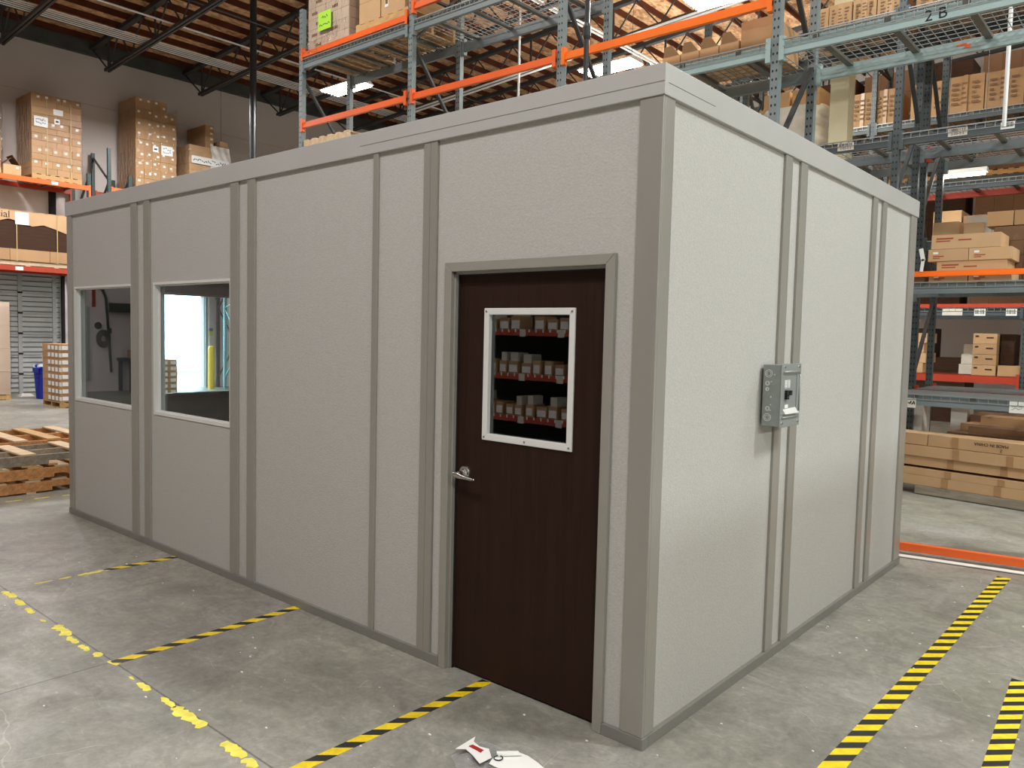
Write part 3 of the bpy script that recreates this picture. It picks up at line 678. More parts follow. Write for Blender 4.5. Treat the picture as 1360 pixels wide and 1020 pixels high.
# second row: front at y 7.1
def rack_row(label, xs, y0, y1, h, um, decks, bm=BRACE_D, loc=None):
    r = thing('pallet_rack', label, 'pallet rack', ((xs[0]+xs[-1])/2, y0, 0), 'pallet racks')
    for x_ in xs: frame(r, x_, y0, y1, h, um, bm)
    out = {}
    for (bays, z, fm, rm, wd) in decks:
        for i in bays:
            a, b = xs[i]+.04, xs[i+1]-.04
            out[(i, z)] = beam(r, a, b, y0-.01, z, fm, h=.115)
            if rm: beam(r, a, b, y1+.01, z, rm, 1)
            if wd: wire_deck(r, a+.03, b-.03, y0, y1, z, pitch=.09)
    return r, out
BX = [-5.99, -3.53, -1.07, 1.39]
rb_, bb = rack_row('dark grey pallet rack across the aisle with barcode labels and three wire decks', BX, 7.10, 8.05, 6.0, ST_DARK,
    [((2,), 1.145, BEAM_GREY, BEAM_DARK, True), ((2,), 2.425, BEAM_GREY, BEAM_GREY, True), ((0, 1, 2), 4.14, BEAM_DARK, BEAM_GREY, True), ((1, 2), 5.55, BEAM_DARK, BEAM_DARK, True)])
beam(rb_, BX[2]+.04, BX[3]-.04, 7.07, 2.565, ORANGE2, h=.062)
tag_label(bb[(2, 1.145)], .29, 7.088, 1.085, .14, .13, None, PAPER, False)
writing(bb[(2, 1.145)], 'y', 7.0835, strokes(6, .24, .34, 1.05, 1.11, 4, 2), .004, INK)
tag_label(bb[(2, 1.145)], -.745, 7.088, 1.055, .09, .11, None, CARD_PALE, False)
writing(bb[(2, 1.145)], 'y', 7.0835, strokes(4, -.785, -.71, 1.03, 1.09, 9, 1), .012, INK)
tag_label(bb[(2, 4.14)], -.43, 7.088, 4.09, .19, .09, '2-02-2-2', CARD_PALE)
tag_label(bb[(2, 4.14)], .045, 7.088, 4.09, .13, .075)
tag_label(bb[(1, 4.14)], -1.63, 7.088, 4.09, .19, .09, '2-02-2-2', CARD_PALE)
# third row, back to back with the second
rc, cb = rack_row('dark pallet rack with orange red beams standing back to back behind labelled rack', BX, 8.35, 9.30, 6.0, ST_DARK,
    [((2,), 1.15, ORRED, ORRED, True), ((1, 2), 4.22, ORRED, BEAM_GREY, True), ((2,), 3.05, BEAM_DARK, ORRED, False)])
# fourth row
DXs = [-7.15, -4.69, -2.23, .23]
rd, db = rack_row('farthest dark pallet rack with upper cartons and white barcode labels', [-5.25, -2.79, -.33, 2.13], 11.9, 12.85, 6.9, ST_DARK,
    [((1, 2), 1.24, ORRED, ORRED, False), ((1, 2), 2.34, BEAM_DARK, BEAM_DARK, True), ((1, 2), 3.45, BEAM_DARK, BEAM_GREY, True), ((1, 2), 4.40, BEAM_DARK, ORRED, True), ((0, 1, 2), 5.52, BEAM_DARK, BEAM_DARK, True)])
beam(rd, -2.75, 2.09, 11.87, 2.415, ORRED, h=.06)
tag_label(db[(1, 2.34)], -1.37, 11.885, 2.28, .30, .11, None, CARD_PALE, False)
tag_label(db[(1, 2.34)], -.97, 11.885, 2.275, .16, .11)
tag_label(db[(1, 2.34)], -.53, 11.885, 2.275, .15, .11)

# square column between the second and third rows
sc_ = bx('support_column', -2.195, -1.955, 8.08, 8.32, 0, 10, COLUMN); setp(sc_, 'square beige roof column rising between two back-to-back rack rows', 'column')
def pole(name, x, y, z0, z1, r, m, label, cat, coup=None):
    t = thing(name, label, cat, (x, y, z0))
    obj('pipe', MB().tube((x, y, z0), (x, y, z1), r, 14), m, t, smooth=False)
    if coup:
        for c in coup: obj('coupling', MB().tube((x, y, c), (x, y, c+.09), r*1.55, 14).tube((x, y, c-.03), (x, y, c), r*1.2, 14, r*1.55).tube((x, y, c+.09), (x, y, c+.12), r*1.55, 14, r*1.2), m, t)
    return t
pole('steel_pole', -14.63, 7.0, 0, zd(-14.63)-.2, .075, PIPEDK, 'thin black steel roof column at left in front of the dock wall', 'column')
pole('power_conduit', -3.08, 3.72, HT, 9.75, .026, PIPEDK, 'grey conduit drop rising from back of office roof', 'conduit', [4.72])
pole('sprinkler_drop', -5.92, 6.0, 4.0, 9.65, .016, CONDUIT, 'thin pale sprinkler pipe between second and third frames of orange rack', 'pipe')
pole('sprinkler_drop', .10, 6.55, 3.95, 10.1, .02, CONDUIT, 'thin pale sprinkler pipe hanging in the aisle under the 2 B deck', 'pipe')
# conduits under the roof
def run(name, p, q, r, label, group, m=CONDUIT):
    o = obj(name, MB().tube(p, q, r, 8), m); setp(o, label, 'conduit', group)
for k in range(5):
    x_ = -17.0+k*.1
    run('roof_conduit', (x_, 1.5, 8.0+S*(x_+19)+.06), (x_, 20, 8.0+S*(x_+19)+.06), .0135, ('first', 'second', 'third', 'fourth', 'fifth')[k]+' pale pipe from the wall in the bundle of five conduits under the left roof', 'five-pipe conduit bundle')
run('roof_conduit', (-15.5, 1.5, 8.30), (-15.5, 20, 8.30), .02, 'single pale conduit running beside the five-pipe bundle under the roof', None)
run('roof_conduit', (-14.45, 1.5, 8.5), (-14.6, 20, 8.5), .022, 'single dark-edged conduit nearest the black column under roof', None, PIPEDK)
for k in range(2):
    run('roof_conduit', (-9.17+k*.12, 6, 8.72), (-9.17+k*.12, 20, 8.72), .024, ('left', 'right')[k]+' pale conduit of the pair running to the back above the rack', 'pair of conduits running to the back')
    run('roof_conduit', (-14, 11.2, 7.42+k*.07+.0), (-2, 11.2, 7.42+k*.07+S*12), .024, ('lower', 'upper')[k]+' pale conduit of the pair crossing behind the orange beam', 'pair of conduits crossing behind the rack')

# ------------------------------------------------------------------ high bay lamps
def highbay(x, y, z, label, power=120, L=1.24, W=.52, n=6):
    t = thing('high_bay_light', label, 'light fixture', (x, y, z), 'fluorescent high bay lights')
    a, b = L/2, W/2
    obj('housing', MB().quadbox([(x-a, y-b, z+.02), (x+a, y-b, z+.02), (x+a, y+b, z+.02), (x-a, y+b, z+.02), (x-a, y-b*.65, z+.09), (x+a, y-b*.65, z+.09), (x+a, y+b*.65, z+.09), (x-a, y+b*.65, z+.09)]), HOUSING, t)
    for k in range(n): obj('tube', MB().tube((x-a+.03, y-b+.05+k*(W-.1)/max(1, n-1), z), (x+a-.03, y-b+.05+k*(W-.1)/max(1, n-1), z), .017, 8), TUBE, t)
    for s_ in (-1, 1): obj('hanger_wire', MB().tube((x+s_*a*.8, y, z+.09), (x+s_*a*.8, y, zd(x)-.1), .004, 6), PIPEDK, t)
    area_lamp('fixture_lamp', (x, y, z-.03), L*.97, W*.86, power)
highbay(-12.62, 8.04, 7.0, 'glowing fluorescent high bay behind the first rack frame at left', 160)
highbay(-7.3, 10.35, 7.0, 'glowing fluorescent high bay just above the office roof edge', 260)
highbay(-4.12, 8.81, 7.05, 'glowing fluorescent high bay at top edge above the orange beam', 260)
highbay(-1.06, 10.6, 4.27, 'short glowing strip light between rear racks at right', 50, .62, .16, 2)

# ------------------------------------------------------------------ pallets and cargo
def pallet_parts(r, x0, x1, y0, y1, z, mt=WOODT, along='y', h=.13, boards=True):
    """wooden pallet as a part with boards as sub-parts (boards=False: one joined mesh for far loads)"""
    if not boards:
        b = MB(); n = 6
        L_ = (x1-x0) if along == 'y' else (y1-y0)
        for i in range(n):
            if along == 'y':
                a = x0+(x1-x0-.1)*i/(n-1); b.box(a, a+.1, y0, y1, z+h-.018, z+h); b.box(a, a+.1, y0, y1, z, z+.016)
            else:
                a = y0+(y1-y0-.1)*i/(n-1); b.box(x0, x1, a, a+.1, z+h-.018, z+h); b.box(x0, x1, a, a+.1, z, z+.016)
        for t in (0, .5, 1):
            if along == 'y': a = y0+(y1-y0-.045)*t; b.box(x0, x1, a, a+.045, z+.016, z+h-.018)
            else: a = x0+(x1-x0-.045)*t; b.box(a, a+.045, y0, y1, z+.016, z+h-.018)
        return obj('pallet', b, mt, r)
def label_on(c, face, at, u, v, w=.055, h=.045, m=PAPER):
    if face == 'x': return bx('carton_label', at, at+.003, u-w/2, u+w/2, v-h/2, v+h/2, m, c)
    return bx('carton_label', u-w/2, u+w/2, at-.003, at, v-h/2, v+h/2, m, c)

def film(r, x0, x1, y0, y1, z0, z1, amp=.012, seed=3, top=False):
    rr = random.Random(seed); b = MB(); ph = [rr.uniform(0, 6) for _ in range(6)]
    P = [(x0, y0), (x1, y0), (x1, y1), (x0, y1), (x0, y0)]
    per = [0]
    for a, c in zip(P[:-1], P[1:]): per.append(per[-1]+math.hypot(c[0]-a[0], c[1]-a[1]))
    def fn(u, v):
        s_ = u*per[-1]; i = 0
        while i < 3 and s_ > per[i+1]: i += 1
        t = (s_-per[i])/(per[i+1]-per[i]); xx = P[i][0]+(P[i+1][0]-P[i][0])*t; yy = P[i][1]+(P[i+1][1]-P[i][1])*t
        cx, cy = (x0+x1)/2, (y0+y1)/2; k = 1+amp*(math.sin(9*v+ph[0]+3*u*6)+math.sin(23*v+ph[1]+11*u))*.5
        return (cx+(xx-cx)*k*1.012, cy+(yy-cy)*k*1.012, z0+(z1-z0)*v)
    b.grid(fn, 48, 14); return obj('stretch_wrap', b, FILM, r)

def load_x(label, x0, x1, y0, y1, z0, layers, mt, group='pallet loads along the dock wall', pal=True, lab=True, seed=1, gap=.004, depthn=2, wrap=None):
    """a strapped pallet load facing +x; layers = list of (height, number of cartons across, labelled?)"""
    r = random.Random(seed)
    t = thing('pallet_load', label, 'pallet load', ((x0+x1)/2, (y0+y1)/2, z0), group)
    z = z0
    if pal: pallet_parts(t, x0, x1, y0, y1, z0, WOODT, 'x', .12, False); z += .12
    for (h, n, lb_) in layers:
        wd = (y1-y0)/n; j = r.uniform(-.012, .012)
        for i in range(n):
            for k in range(depthn):
                dx = (x1-x0)/depthn; o = r.uniform(-.006, .006)
                c = cub('carton', x0+dx*(k+.5)+j+o, y0+wd*(i+.5)+r.uniform(-.003, .003), z+h/2, dx-gap, wd-gap, h-gap, mt, t)
                if k == depthn-1 and lb_:
                    label_on(c, 'x', x1+j+o-gap/2, y0+wd*(i+.5)+r.uniform(-.2, .25)*wd, z+h*r.uniform(.45, .7), .06, .05)
        z += h
    return t, z

# dock wall rack, two bays above the dock doors
rf = thing('pallet_rack', 'orange-beam pallet rack above the dock door at far left', 'pallet rack', (-18.9, 3.0, 0), 'pallet racks')
FX0, FX1 = -19.9, -18.86
def frame_y(r, y, x0, x1, z0, z1, m, bm):
    for x_ in (x0+.035, x1-.035):
        p = cub('upright', x_, y, (z0+z1)/2, .078, .07, z1-z0, m, r, rz=PI/2); bx('base_plate', x_-.06, x_+.06, y-.07, y+.07, z0, z0+.008, BRACE_D, p)
    z = z0+.3; k = 0
    while z < z1-.2:
        z2 = min(z+1.0, z1-.1); a, b = (x0+.035, x1-.035) if k % 2 == 0 else (x1-.035, x0+.035)
        obj('brace', MB().bar((a, y, z), (b, y, z2), .03, .045, (0, 1, 0)), bm, r); z = z2; k += 1
def beam_y(r, x, y0, y1, z1, m, h=.11, d=.05): return obj('beam', MB().box(x-d/2, x+d/2, y0, y1, z1-h, z1).box(x-d/2-.006, x+d/2+.006, y1-.04, y1, z1-h-.2, z1+.02).box(x-d/2-.006, x+d/2+.006, y0, y0+.04, z1-h-.2, z1+.02), m, r)
frame_y(rf, 5.14, FX0, FX1, 0, 5.4, ST_GREEN, BRACE_D); frame_y(rf, 1.55, FX0, FX1, 0, 5.4, ST_GREEN, BRACE_D)
f1 = beam_y(rf, FX1-.02, 1.59, 5.17, 5.10, ORANGE); beam_y(rf, FX0+.05, 1.59, 5.1, 5.10, ORRED)
f2 = beam_y(rf, FX1-.02, 1.59, 5.1, 3.05, ORRED); beam_y(rf, FX0+.05, 1.59, 5.1, 3.05, ORRED)
for i in range(7):
    bx('support_bar', FX0+.08, FX1-.05, 1.9+i*.5, 1.96+i*.5, 5.06, 5.095, CHANNEL, rf); bx('support_bar', FX0+.08, FX1-.05, 1.9+i*.5, 1.96+i*.5, 3.01, 3.045, CHANNEL, rf)
bx('barcode_label', FX1+.005, FX1+.008, 4.30, 4.44, 5.01, 5.08, PAPER, f1)
bx('barcode_label', FX1+.005, FX1+.008, 3.52, 3.68, 2.95, 3.03, PAPER, f2)
rg = thing('pallet_rack', 'dark green pallet rack behind the office roof edge at left', 'pallet rack', (-18.9, 7.5, 0), 'pallet racks')
frame_y(rg, 5.62, FX0, FX1, 0, 6.1, ST_GREEN, BRACE_D); frame_y(rg, 9.05, FX0, FX1, 0, 5.6, ST_GREEN, BRACE_D)
frame_y(rg, 6.12, FX0, FX1, 4.4, 5.5, ST_GREEN, BRACE_D)
beam_y(rg, FX1-.02, 5.66, 9.01, 5.15, ORANGE); beam_y(rg, FX0+.05, 5.66, 9.01, 5.15, ORRED)
beam_y(rg, FX1-.02, 5.66, 9.01, 2.86, BEAM_DARK); beam_y(rg, FX0+.05, 5.66, 9.01, 2.86, BEAM_DARK)
bx('deck_board', FX0+.08, FX1-.05, 5.7, 8.97, 2.83, 2.86, WOODT, rg)
for i in range(7): bx('support_bar', FX0+.08, FX1-.05, 5.9+i*.5, 5.96+i*.5, 5.11, 5.145, CHANNEL, rg)
# loads on top
R5 = lambda h: (h, 5, True)
R2 = lambda h: (h, 2, False)
t1, zt = load_x('tall banded pallet of small labelled cartons on the orange rack above the dock door', FX0+.03, FX1-.02, 3.90, 4.98, 5.10,
    [R2(.15), R5(.17), R2(.14), R5(.17), R2(.14), R5(.17), R2(.13), (.15, 4, True), R2(.15), (.16, 2, False), R2(.15), R5(.155)], CARD, seed=4)
for yy in (4.22, 4.74): bx('banding_strap', FX1-.014, FX1-.009, yy-.012, yy+.012, 5.2, 6.95, STRAP, t1)
n1 = bx('paper_sheet', FX1-.008, FX1-.004, 3.95, 4.24, 6.30, 6.53, PAPER, t1, label='white sheet with blue handwriting')
writing(n1, 'x', FX1-.0035, strokes(5, 3.98, 4.2, 6.33, 6.51, 3, 2), .016, INKB)
n1 = bx('paper_sheet', FX1-.008, FX1-.004, 4.36, 4.57, 6.63, 6.76, PAPER, t1)
n1 = bx('paper_sheet', FX1-.008, FX1-.004, 4.38, 4.5, 6.42, 6.54, PAPER, t1); bx('printed_block', FX1-.0035, FX1-.0025, 4.41, 4.47, 6.46, 6.5, INK, n1)
film(t1, FX0+.02, FX1-.015, 3.89, 4.99, 5.5, 6.9, .01, 3)
t0, zt = load_x('shrink wrapped carton stack cut by the left picture edge on orange rack', FX0+.03, FX1-.02, 2.15, 3.27, 5.10, [R5(.18)]*4+[(.2, 4, True)]*6, CARD, seed=6)
film(t0, FX0+.02, FX1-.01, 2.14, 3.30, 5.3, 6.7, .02, 5)
t2, zt = load_x('tallest leaning stack of upright labelled cartons left of office roof line', FX0+.03, FX1-.02, 6.27, 7.33, 5.15,
    [(.24, 5, True), (.24, 5, True), (.24, 5, True), (.25, 5, True), (.25, 5, True), (.26, 5, True), (.26, 5, True), (.25, 5, True)], CARD, seed=8)
for k in range(4):
    c = cub('carton', (FX0+FX1)/2, 6.27+.1+.2*k, zt+.13, 1.0, .196, .26, CARD, t2); label_on(c, 'x', (FX0+FX1)/2+.5, 6.3+.2*k+.1, zt+.2-.1*(k > 2), .06, .05)
film(t2, FX0+.02, FX1-.015, 6.26, 7.34, 5.3, 7.42, .008, 7)
n2 = bx('paper_sheet', FX1-.006, FX1-.002, 6.92, 7.22, 6.18, 6.42, PAPER, t2, label='white sheet with blue handwriting'); writing(n2, 'x', FX1-.0015, strokes(4, 6.96, 7.18, 6.21, 6.39, 13, 2), .016, INKB)
n2 = bx('paper_sheet', FX1-.006, FX1-.002, 6.70, 6.84, 6.22, 6.36, PAPER, t2); bx('printed_block', FX1-.0015, FX1-.0005, 6.73, 6.81, 6.27, 6.31, INK, n2)
t3, zt = load_x('white shrink wrapped pallet stack nearest the office roof with lone upright cartons', FX0+.03, FX1-.02, 7.68, 8.82, 5.15,
    [(.17, 3, False), (.17, 2, False), (.17, 3, False), (.17, 2, False), (.17, 3, False), (.17, 2, False), (.16, 3, False), (.16, 2, False)], CARD_L, seed=9)
film(t3, FX0+.02, FX1-.01, 7.67, 8.84, 5.2, 6.72, .02, 9)
wr = MB()
def wf(u, v): return (FX1+.012+.012*math.sin(17*u+9*v)+.008*math.sin(41*v+5*u), 8.28+.56*u+.03*math.sin(11*v), 5.3+1.38*v)
obj('loose_wrap', wr.grid(wf, 16, 30), WRAPW, t3, smooth=True)
bn = bx('paper_banner', FX1+.026, FX1+.03, 7.72, 8.80, 6.12, 6.32, PAPER, t3, label='long white paper banner with black handwriting'); writing(bn, 'x', FX1+.0315, strokes(16, 7.76, 8.7, 6.16, 6.28, 21, 1), .02, INK)
for k in range(4):
    c = cub('carton', (FX0+FX1)/2, 8.25, zt+.075+.15*k, 1.0, .24, .147, CARD, t3); label_on(c, 'x', (FX0+FX1)/2+.5, 8.31, zt+.09+.15*k, .07, .05)
for k in range(2):
    c = cub('carton', (FX0+FX1)/2, 8.68, zt+.06+.12*k, .98, .24, .117, CARD_L, t3)
# small open carton
oc = thing('open_carton', 'small open carton with raised flaps at the foot of banded pallet', 'carton', (-19.1, 3.50, 5.10))
obj('box_body', MB().box(-19.3, -18.9, 3.32, 3.34, 5.1, 5.33).box(-19.3, -18.9, 3.66, 3.68, 5.1, 5.33).box(-18.92, -18.9, 3.34, 3.66, 5.1, 5.33).box(-19.3, -19.28, 3.34, 3.66, 5.1, 5.33).box(-19.28, -18.92, 3.34, 3.66, 5.1, 5.12), CARD_L, oc)
obj('box_flap', MB().quadbox([(-19.3, 3.66, 5.33), (-18.9, 3.66, 5.33), (-18.9, 3.67, 5.33), (-19.3, 3.67, 5.33), (-19.3, 3.50, 5.55), (-18.9, 3.50, 5.55), (-18.9, 3.51, 5.555), (-19.3, 3.51, 5.555)]), CARD_D, oc)
obj('box_flap', MB().quadbox([(-19.3, 3.33, 5.33), (-18.9, 3.33, 5.33), (-18.9, 3.34, 5.33), (-19.3, 3.34, 5.33), (-19.3, 3.48, 5.48), (-18.9, 3.48, 5.48), (-18.9, 3.49, 5.48), (-19.3, 3.49, 5.48)]), CARD_D, oc)
bx('carton_label', -18.9, -18.896, 3.58, 3.63, 5.25, 5.29, PAPER, oc)
# brown sheet stack on the lower level
bs = thing('sheet_stack', 'strapped stack of dark brown board sheets under an open cardboard cover', 'sheet stack', (-19.35, 3.4, 3.05))
pallet_parts(bs, FX0+.06, FX1, 1.9, 5.05, 3.05, WOODL, 'x', .12, False)
for k in range(4): bx('base_carton', FX0+.04, FX1+.03, 1.75+k*.83, 1.75+k*.83+.82, 3.17, 3.43, CARD, bs)
bx('sheet_pack', FX0+.06, FX1+.01, 1.75, 5.06, 3.43, 4.06, CARD_BR, bs, label='dark brown pack of sheets')
cvb = MB(); N_ = 14
edge = [4.02+.05*math.sin(i*1.9)+(.05 if 4 < i < 8 else 0)-(.1 if i > 10 else 0) for i in range(N_+1)]
for i in range(N_):
    ya, yb = 1.73+i*.238, 1.73+(i+1)*.238
    cvb.quadbox([(FX1+.02, ya, edge[i]), (FX1+.028, ya, edge[i]), (FX1+.028, yb, edge[i+1]), (FX1+.02, yb, edge[i+1]), (FX1+.02, ya, 4.30), (FX1+.028, ya, 4.30), (FX1+.028, yb, 4.29), (FX1+.02, yb, 4.29)])
cvb.box(FX0+.04, FX1+.028, 1.73, 5.07, 4.29, 4.305).box(FX0+.04, FX1+.02, 5.06, 5.07, 3.95, 4.29)
cvo = obj('cardboard_cover', cvb, CARD_L, bs)
text('handwriting', 'Special', .22, (FX1+.030, 3.12, 4.19), FRONT_X, INK, cvo, .0006)
ps = bx('paper_sheet', FX1+.03, FX1+.034, 3.52, 3.80, 3.99, 4.27, PAPER, bs, label='white printed sheet'); writing(ps, 'x', FX1+.035, strokes(7, 3.55, 3.77, 4.03, 4.24, 2, 6), .006, GALV, 'printed_lines')
for yy in (3.55, 4.40): bx('banding_strap', FX1+.034 if yy > 4 else FX1+.029, FX1+.037 if yy > 4 else FX1+.032, yy-.01, yy+.01, 3.15, 4.29, STRAP, bs)

# dock door 1: sectional steel door
d1 = setp(bpy.data.objects.new('door_1', None), None, None, None, 'structure'); col.objects.link(d1); d1.location = (XL, 3.4, 0); WL['door_1'] = Vector((XL, 3.4, 0))
for k in range(6):
    z0_, z1_ = .0+k*.497, .497+k*.497
    s_ = obj('door_section', MB().box(XL-.10, XL-.06, D1[0], D1[1], z0_, z1_), DOCKM, d1)
    for i in range(4): bx('rib', XL-.06, XL-.045, D1[0]+.02, D1[1]-.03, z0_+.03+i*.12, z0_+.03+i*.12+.022, RIBM, s_)
    bx('section_rail', XL-.06, XL-.035, D1[0], D1[1], z1_-.03, z1_, DOCKF, s_)
    for yy in (2.4, 3.2, 3.97, 4.74): bx('stile', XL-.06, XL-.03, yy-.045, yy+.045, z0_, z1_-.03, DOCKF, s_)
    obj('hinge', MB().tube((XL-.03, 3.92, z1_), (XL-.03, 4.02, z1_), .022, 8), BLACK, s_)
obj('track', MB().box(XL, XL+.07, D1[1]-.02, D1[1]+.05, 0, 3.0).box(XL, XL+.10, 4.62, 4.76, 3.0, 5.0), BLACK, d1)
# dock door 2: open, daylight outside; header curtain and track
d2 = setp(bpy.data.objects.new('door_2', None), None, None, None, 'structure'); col.objects.link(d2); d2.location = (XL, 7.4, 0); WL['door_2'] = Vector((XL, 7.4, 0))
obj('header_seal', MB().box(XL-.02, XL+.04, D2[0]-.1, D2[1]+.05, D2[2], D2[2]+.26), BLACK, d2)
obj('track', MB().box(XL, XL+.06, D2[1]+.02, D2[1]+.07, 0, 2.9), DOCKF, d2)
obj('chain_hoist', MB().path([(XL+.1, D2[1]+.1, 2.6), (XL+.1, D2[1]+.1, .9), (XL+.14, D2[1]+.16, .75)], .012, 6), PAPER, d2)
def bollard(y, label):
    t = thing('bollard', label, 'bollard', (-19.4, y, 0), 'yellow bollards')
    obj('post', MB().tube((-19.4, y, 0), (-19.4, y, 1.16), .085, 18), YELP, t); obj('cap', MB().lathe((-19.4, y, 1.16), [(.085, 0), (.08, .03), (.05, .055), (0.001, .065)], 18), YELP, t)
bollard(8.58, 'yellow bollard seen through the second office window')
bollard(4.92, 'yellow bollard behind the white boxes near the left office corner')
sg = bx('wall_sign', XL+.012, XL+.018, 8.80, 8.95, 1.50, 1.72, YELLOWN); setp(sg, 'small yellow and violet sign on the wall beyond the office windows', 'sign')
bx('sign_band', XL+.018, XL+.02, 8.80, 8.95, 1.63, 1.72, mat('violet', (96, 84, 130), .6, 0, 0), sg)
hs = bx('hanging_sign', -18.85, -18.84, 8.19, 8.42, 2.755, 2.95, PAPER); setp(hs, 'small white sign on the dark rack beam over the open dock door', 'sign')
writing(hs, 'x', -18.8385, strokes(4, 8.22, 8.4, 2.78, 2.93, 5, 2), .012, GALV)
# teal rack by the open door
rt_ = thing('pallet_rack', 'pale teal rack upright seen through the second office window', 'pallet rack', (-18.6, 9.2, 0), 'pallet racks')
frame_y(rt_, 8.93, -19.3, -18.4, 0, 2.7, ST_TEAL, mat('teal_brace', (130, 190, 194), .45))
for z_ in (2.36, 1.22, .25): obj('brace', MB().bar((-18.42, 8.93, z_), (-18.42, 11.5, z_), .04, .05), MATS['teal_brace'], rt_)
obj('brace', MB().bar((-18.42, 8.97, 1.22), (-18.42, 9.5, 2.2), .03, .04), MATS['teal_brace'], rt_); obj('brace', MB().bar((-18.42, 8.97, 1.2), (-18.42, 9.5, .35), .03, .04), MATS['teal_brace'], rt_)

# floor loads near the dock doors
t4, zt = load_x('tall wrapped stack of brown cartons on the floor by dock door', -19.5, -18.5, 2.1, 3.28, 0, [(.52, 2, False)]*4, CARD_PINK, seed=11, depthn=1, group='floor loads by the dock')
film(t4, -19.51, -18.49, 2.09, 3.29, .1, 2.1, .008, 12)
def white_label_load(x0, x1, y0, y1, n, h, label, seed):
    t, z = load_x(label, x0, x1, y0, y1, 0, [(h, n, False)]*8, CARD, seed=seed, depthn=2, group='floor loads by the dock')
    for k in range(8):
        for i in range(n):
            yy = y0+(y1-y0)*(i+.5)/n; cub('carton_label', x1+.010, yy, .12+h*(k+.5), .004, (y1-y0)/n*.62, h*.55, PAPER, t)
            cub('carton_label', x0+.5+(i-.5)*.2, y0-.008, .12+h*(k+.5), .13, .004, h*.55, PAPER, t)
    return t
white_label_load(-16.9, -15.95, 3.40, 4.3, 4, .15, 'floor stack of cartons with big white labels at the left office corner', 13)
white_label_load(-14.9, -14.0, 4.57, 4.92, 2, .118, 'stack of white-labelled cartons seen through the second window', 14)
# trash can
tc_ = thing('trash_can', 'round blue plastic trash can lined with a clear bag before the dock door', 'trash can', (-18.45, 4.02, 0))
obj('bin_body', MB().lathe((-18.45, 4.02, 0), [(.001, 0), (.225, 0), (.235, .02), (.275, .64), (.275, .70), (.262, .70), (.22, .03)], 28), BLUEP, tc_)
obj('rim', MB().lathe((-18.45, 4.02, 0), [(.275, .60), (.298, .61), (.30, .76), (.29, .785), (.262, .785), (.26, .62)], 28), BLUEP, tc_)
obj('handle', MB().path([(-18.25, 3.80, .72), (-18.2, 3.72, .72), (-18.25, 3.74, .62), (-18.28, 3.80, .60)], .022, 8), BLUEP, tc_)
obj('handle', MB().path([(-18.62, 4.26, .72), (-18.66, 4.32, .70), (-18.64, 4.28, .6)], .022, 8), BLUEP, tc_)
obj('bag_liner', MB().grid(lambda u, v: (-18.45+(.29+.012*math.sin(u*60)+.02*v)*math.cos(2*PI*u), 4.02+(.29+.012*math.sin(u*60)+.02*v)*math.sin(2*PI*u), .80-.06*v+.012*math.sin(u*37)), 60, 3), BAG, tc_, smooth=True)
stk = obj('stick', MB().bar((-18.42, 4.0, .12), (-18.5, 3.93, 1.02), .03, .018), WOODL); setp(stk, 'wooden stick leaning out of the blue trash can', 'stick')
db1 = MB()
for (x_, y_, s_) in ((-19.4, 3.86, .16), (-19.3, 4.3, .2), (-19.1, 4.44, .12)):
    db1.quadbox([(x_-s_*.6, y_-s_, 0), (x_+s_*.5, y_-s_*.8, 0), (x_+s_*.6, y_+s_, 0), (x_-s_*.4, y_+s_*.9, 0), (x_-s_*.4, y_-s_*.6, .05), (x_+s_*.3, y_-s_*.5, .07), (x_+s_*.4, y_+s_*.6, .06), (x_-s_*.3, y_+s_*.5, .045)])
setp(obj('plastic_scraps', db1, WRAPW), 'white plastic scraps on the floor at the foot of the dock door', 'scraps')

# things on the dock wall that the first window mirrors (left of the picture)
def wx(name, y0, y1, z0, z1, d, m, label, cat): return setp(bx(name, XL, XL+d, y0, y1, z0, z1, m), label, cat)
wx('door_jamb_panel', -5.46, -5.20, .3, 2.2, .05, DOCKF, 'pale vertical panel mirrored in the first window', 'panel')
wx('extinguisher_sign', -5.62, -5.53, 2.2, 2.66, .02, REDS, 'tall red sign mirrored in the first window', 'sign')
o = obj('wall_gauge', MB().tube((XL, -5.67, 1.72), (XL+.05, -5.67, 1.72), .09, 18), GASKET); setp(o, 'round black gauge mirrored in first window', 'gauge')
hb = MB()
for rr_ in (.10, .14, .18, .22):
    for i in range(16):
        a, b = 2*PI*i/16, 2*PI*(i+1)/16; hb.tube((XL+.08, -5.78+rr_*.75*math.cos(a), 1.38+rr_*math.sin(a)), (XL+.08, -5.78+rr_*.75*math.cos(b), 1.38+rr_*math.sin(b)), .022, 6)
setp(obj('coiled_hose', hb, RUST), 'coiled dark hose on the dock wall mirrored in first window', 'hose')
setp(obj('wall_conduit', MB().path([(XL+.04, -5.62, 2.72), (XL+.04, -5.78, 2.66), (XL+.04, -5.87, 2.45), (XL+.04, -5.93, 1.5), (XL+.04, -5.99, .5)], .035, 8), PIPEDK), 'dark curved conduit on dock wall mirrored in first window', 'conduit')
wx('outlet_box', -6.0, -5.90, 1.52, 1.66, .06, PIPEDK, 'small grey box beside the curved conduit mirrored in window', 'box')
wx('strip_heater', -6.5, -5.95, 2.08, 2.32, .25, STEELT, 'dark horizontal heater on dock wall mirrored in first window', 'heater')
wt = thing('work_table', 'dark steel table by the dock wall mirrored in the first window', 'table', (-19.6, -6.45, 0))
bx('tabletop', -19.95, -19.2, -7.1, -6.12, .80, .88, STEELT, wt)
for (x_, y_) in ((-19.9, -7.05), (-19.25, -7.05), (-19.9, -6.2), (-19.25, -6.2)): bx('leg', x_-.04, x_+.04, y_-.04, y_+.04, 0, .80, STEELT, wt)
setp(bx('small_carton', -19.6, -19.3, -6.5, -6.25, .88, 1.1, CARD), 'small carton standing on the dark steel table', 'carton')

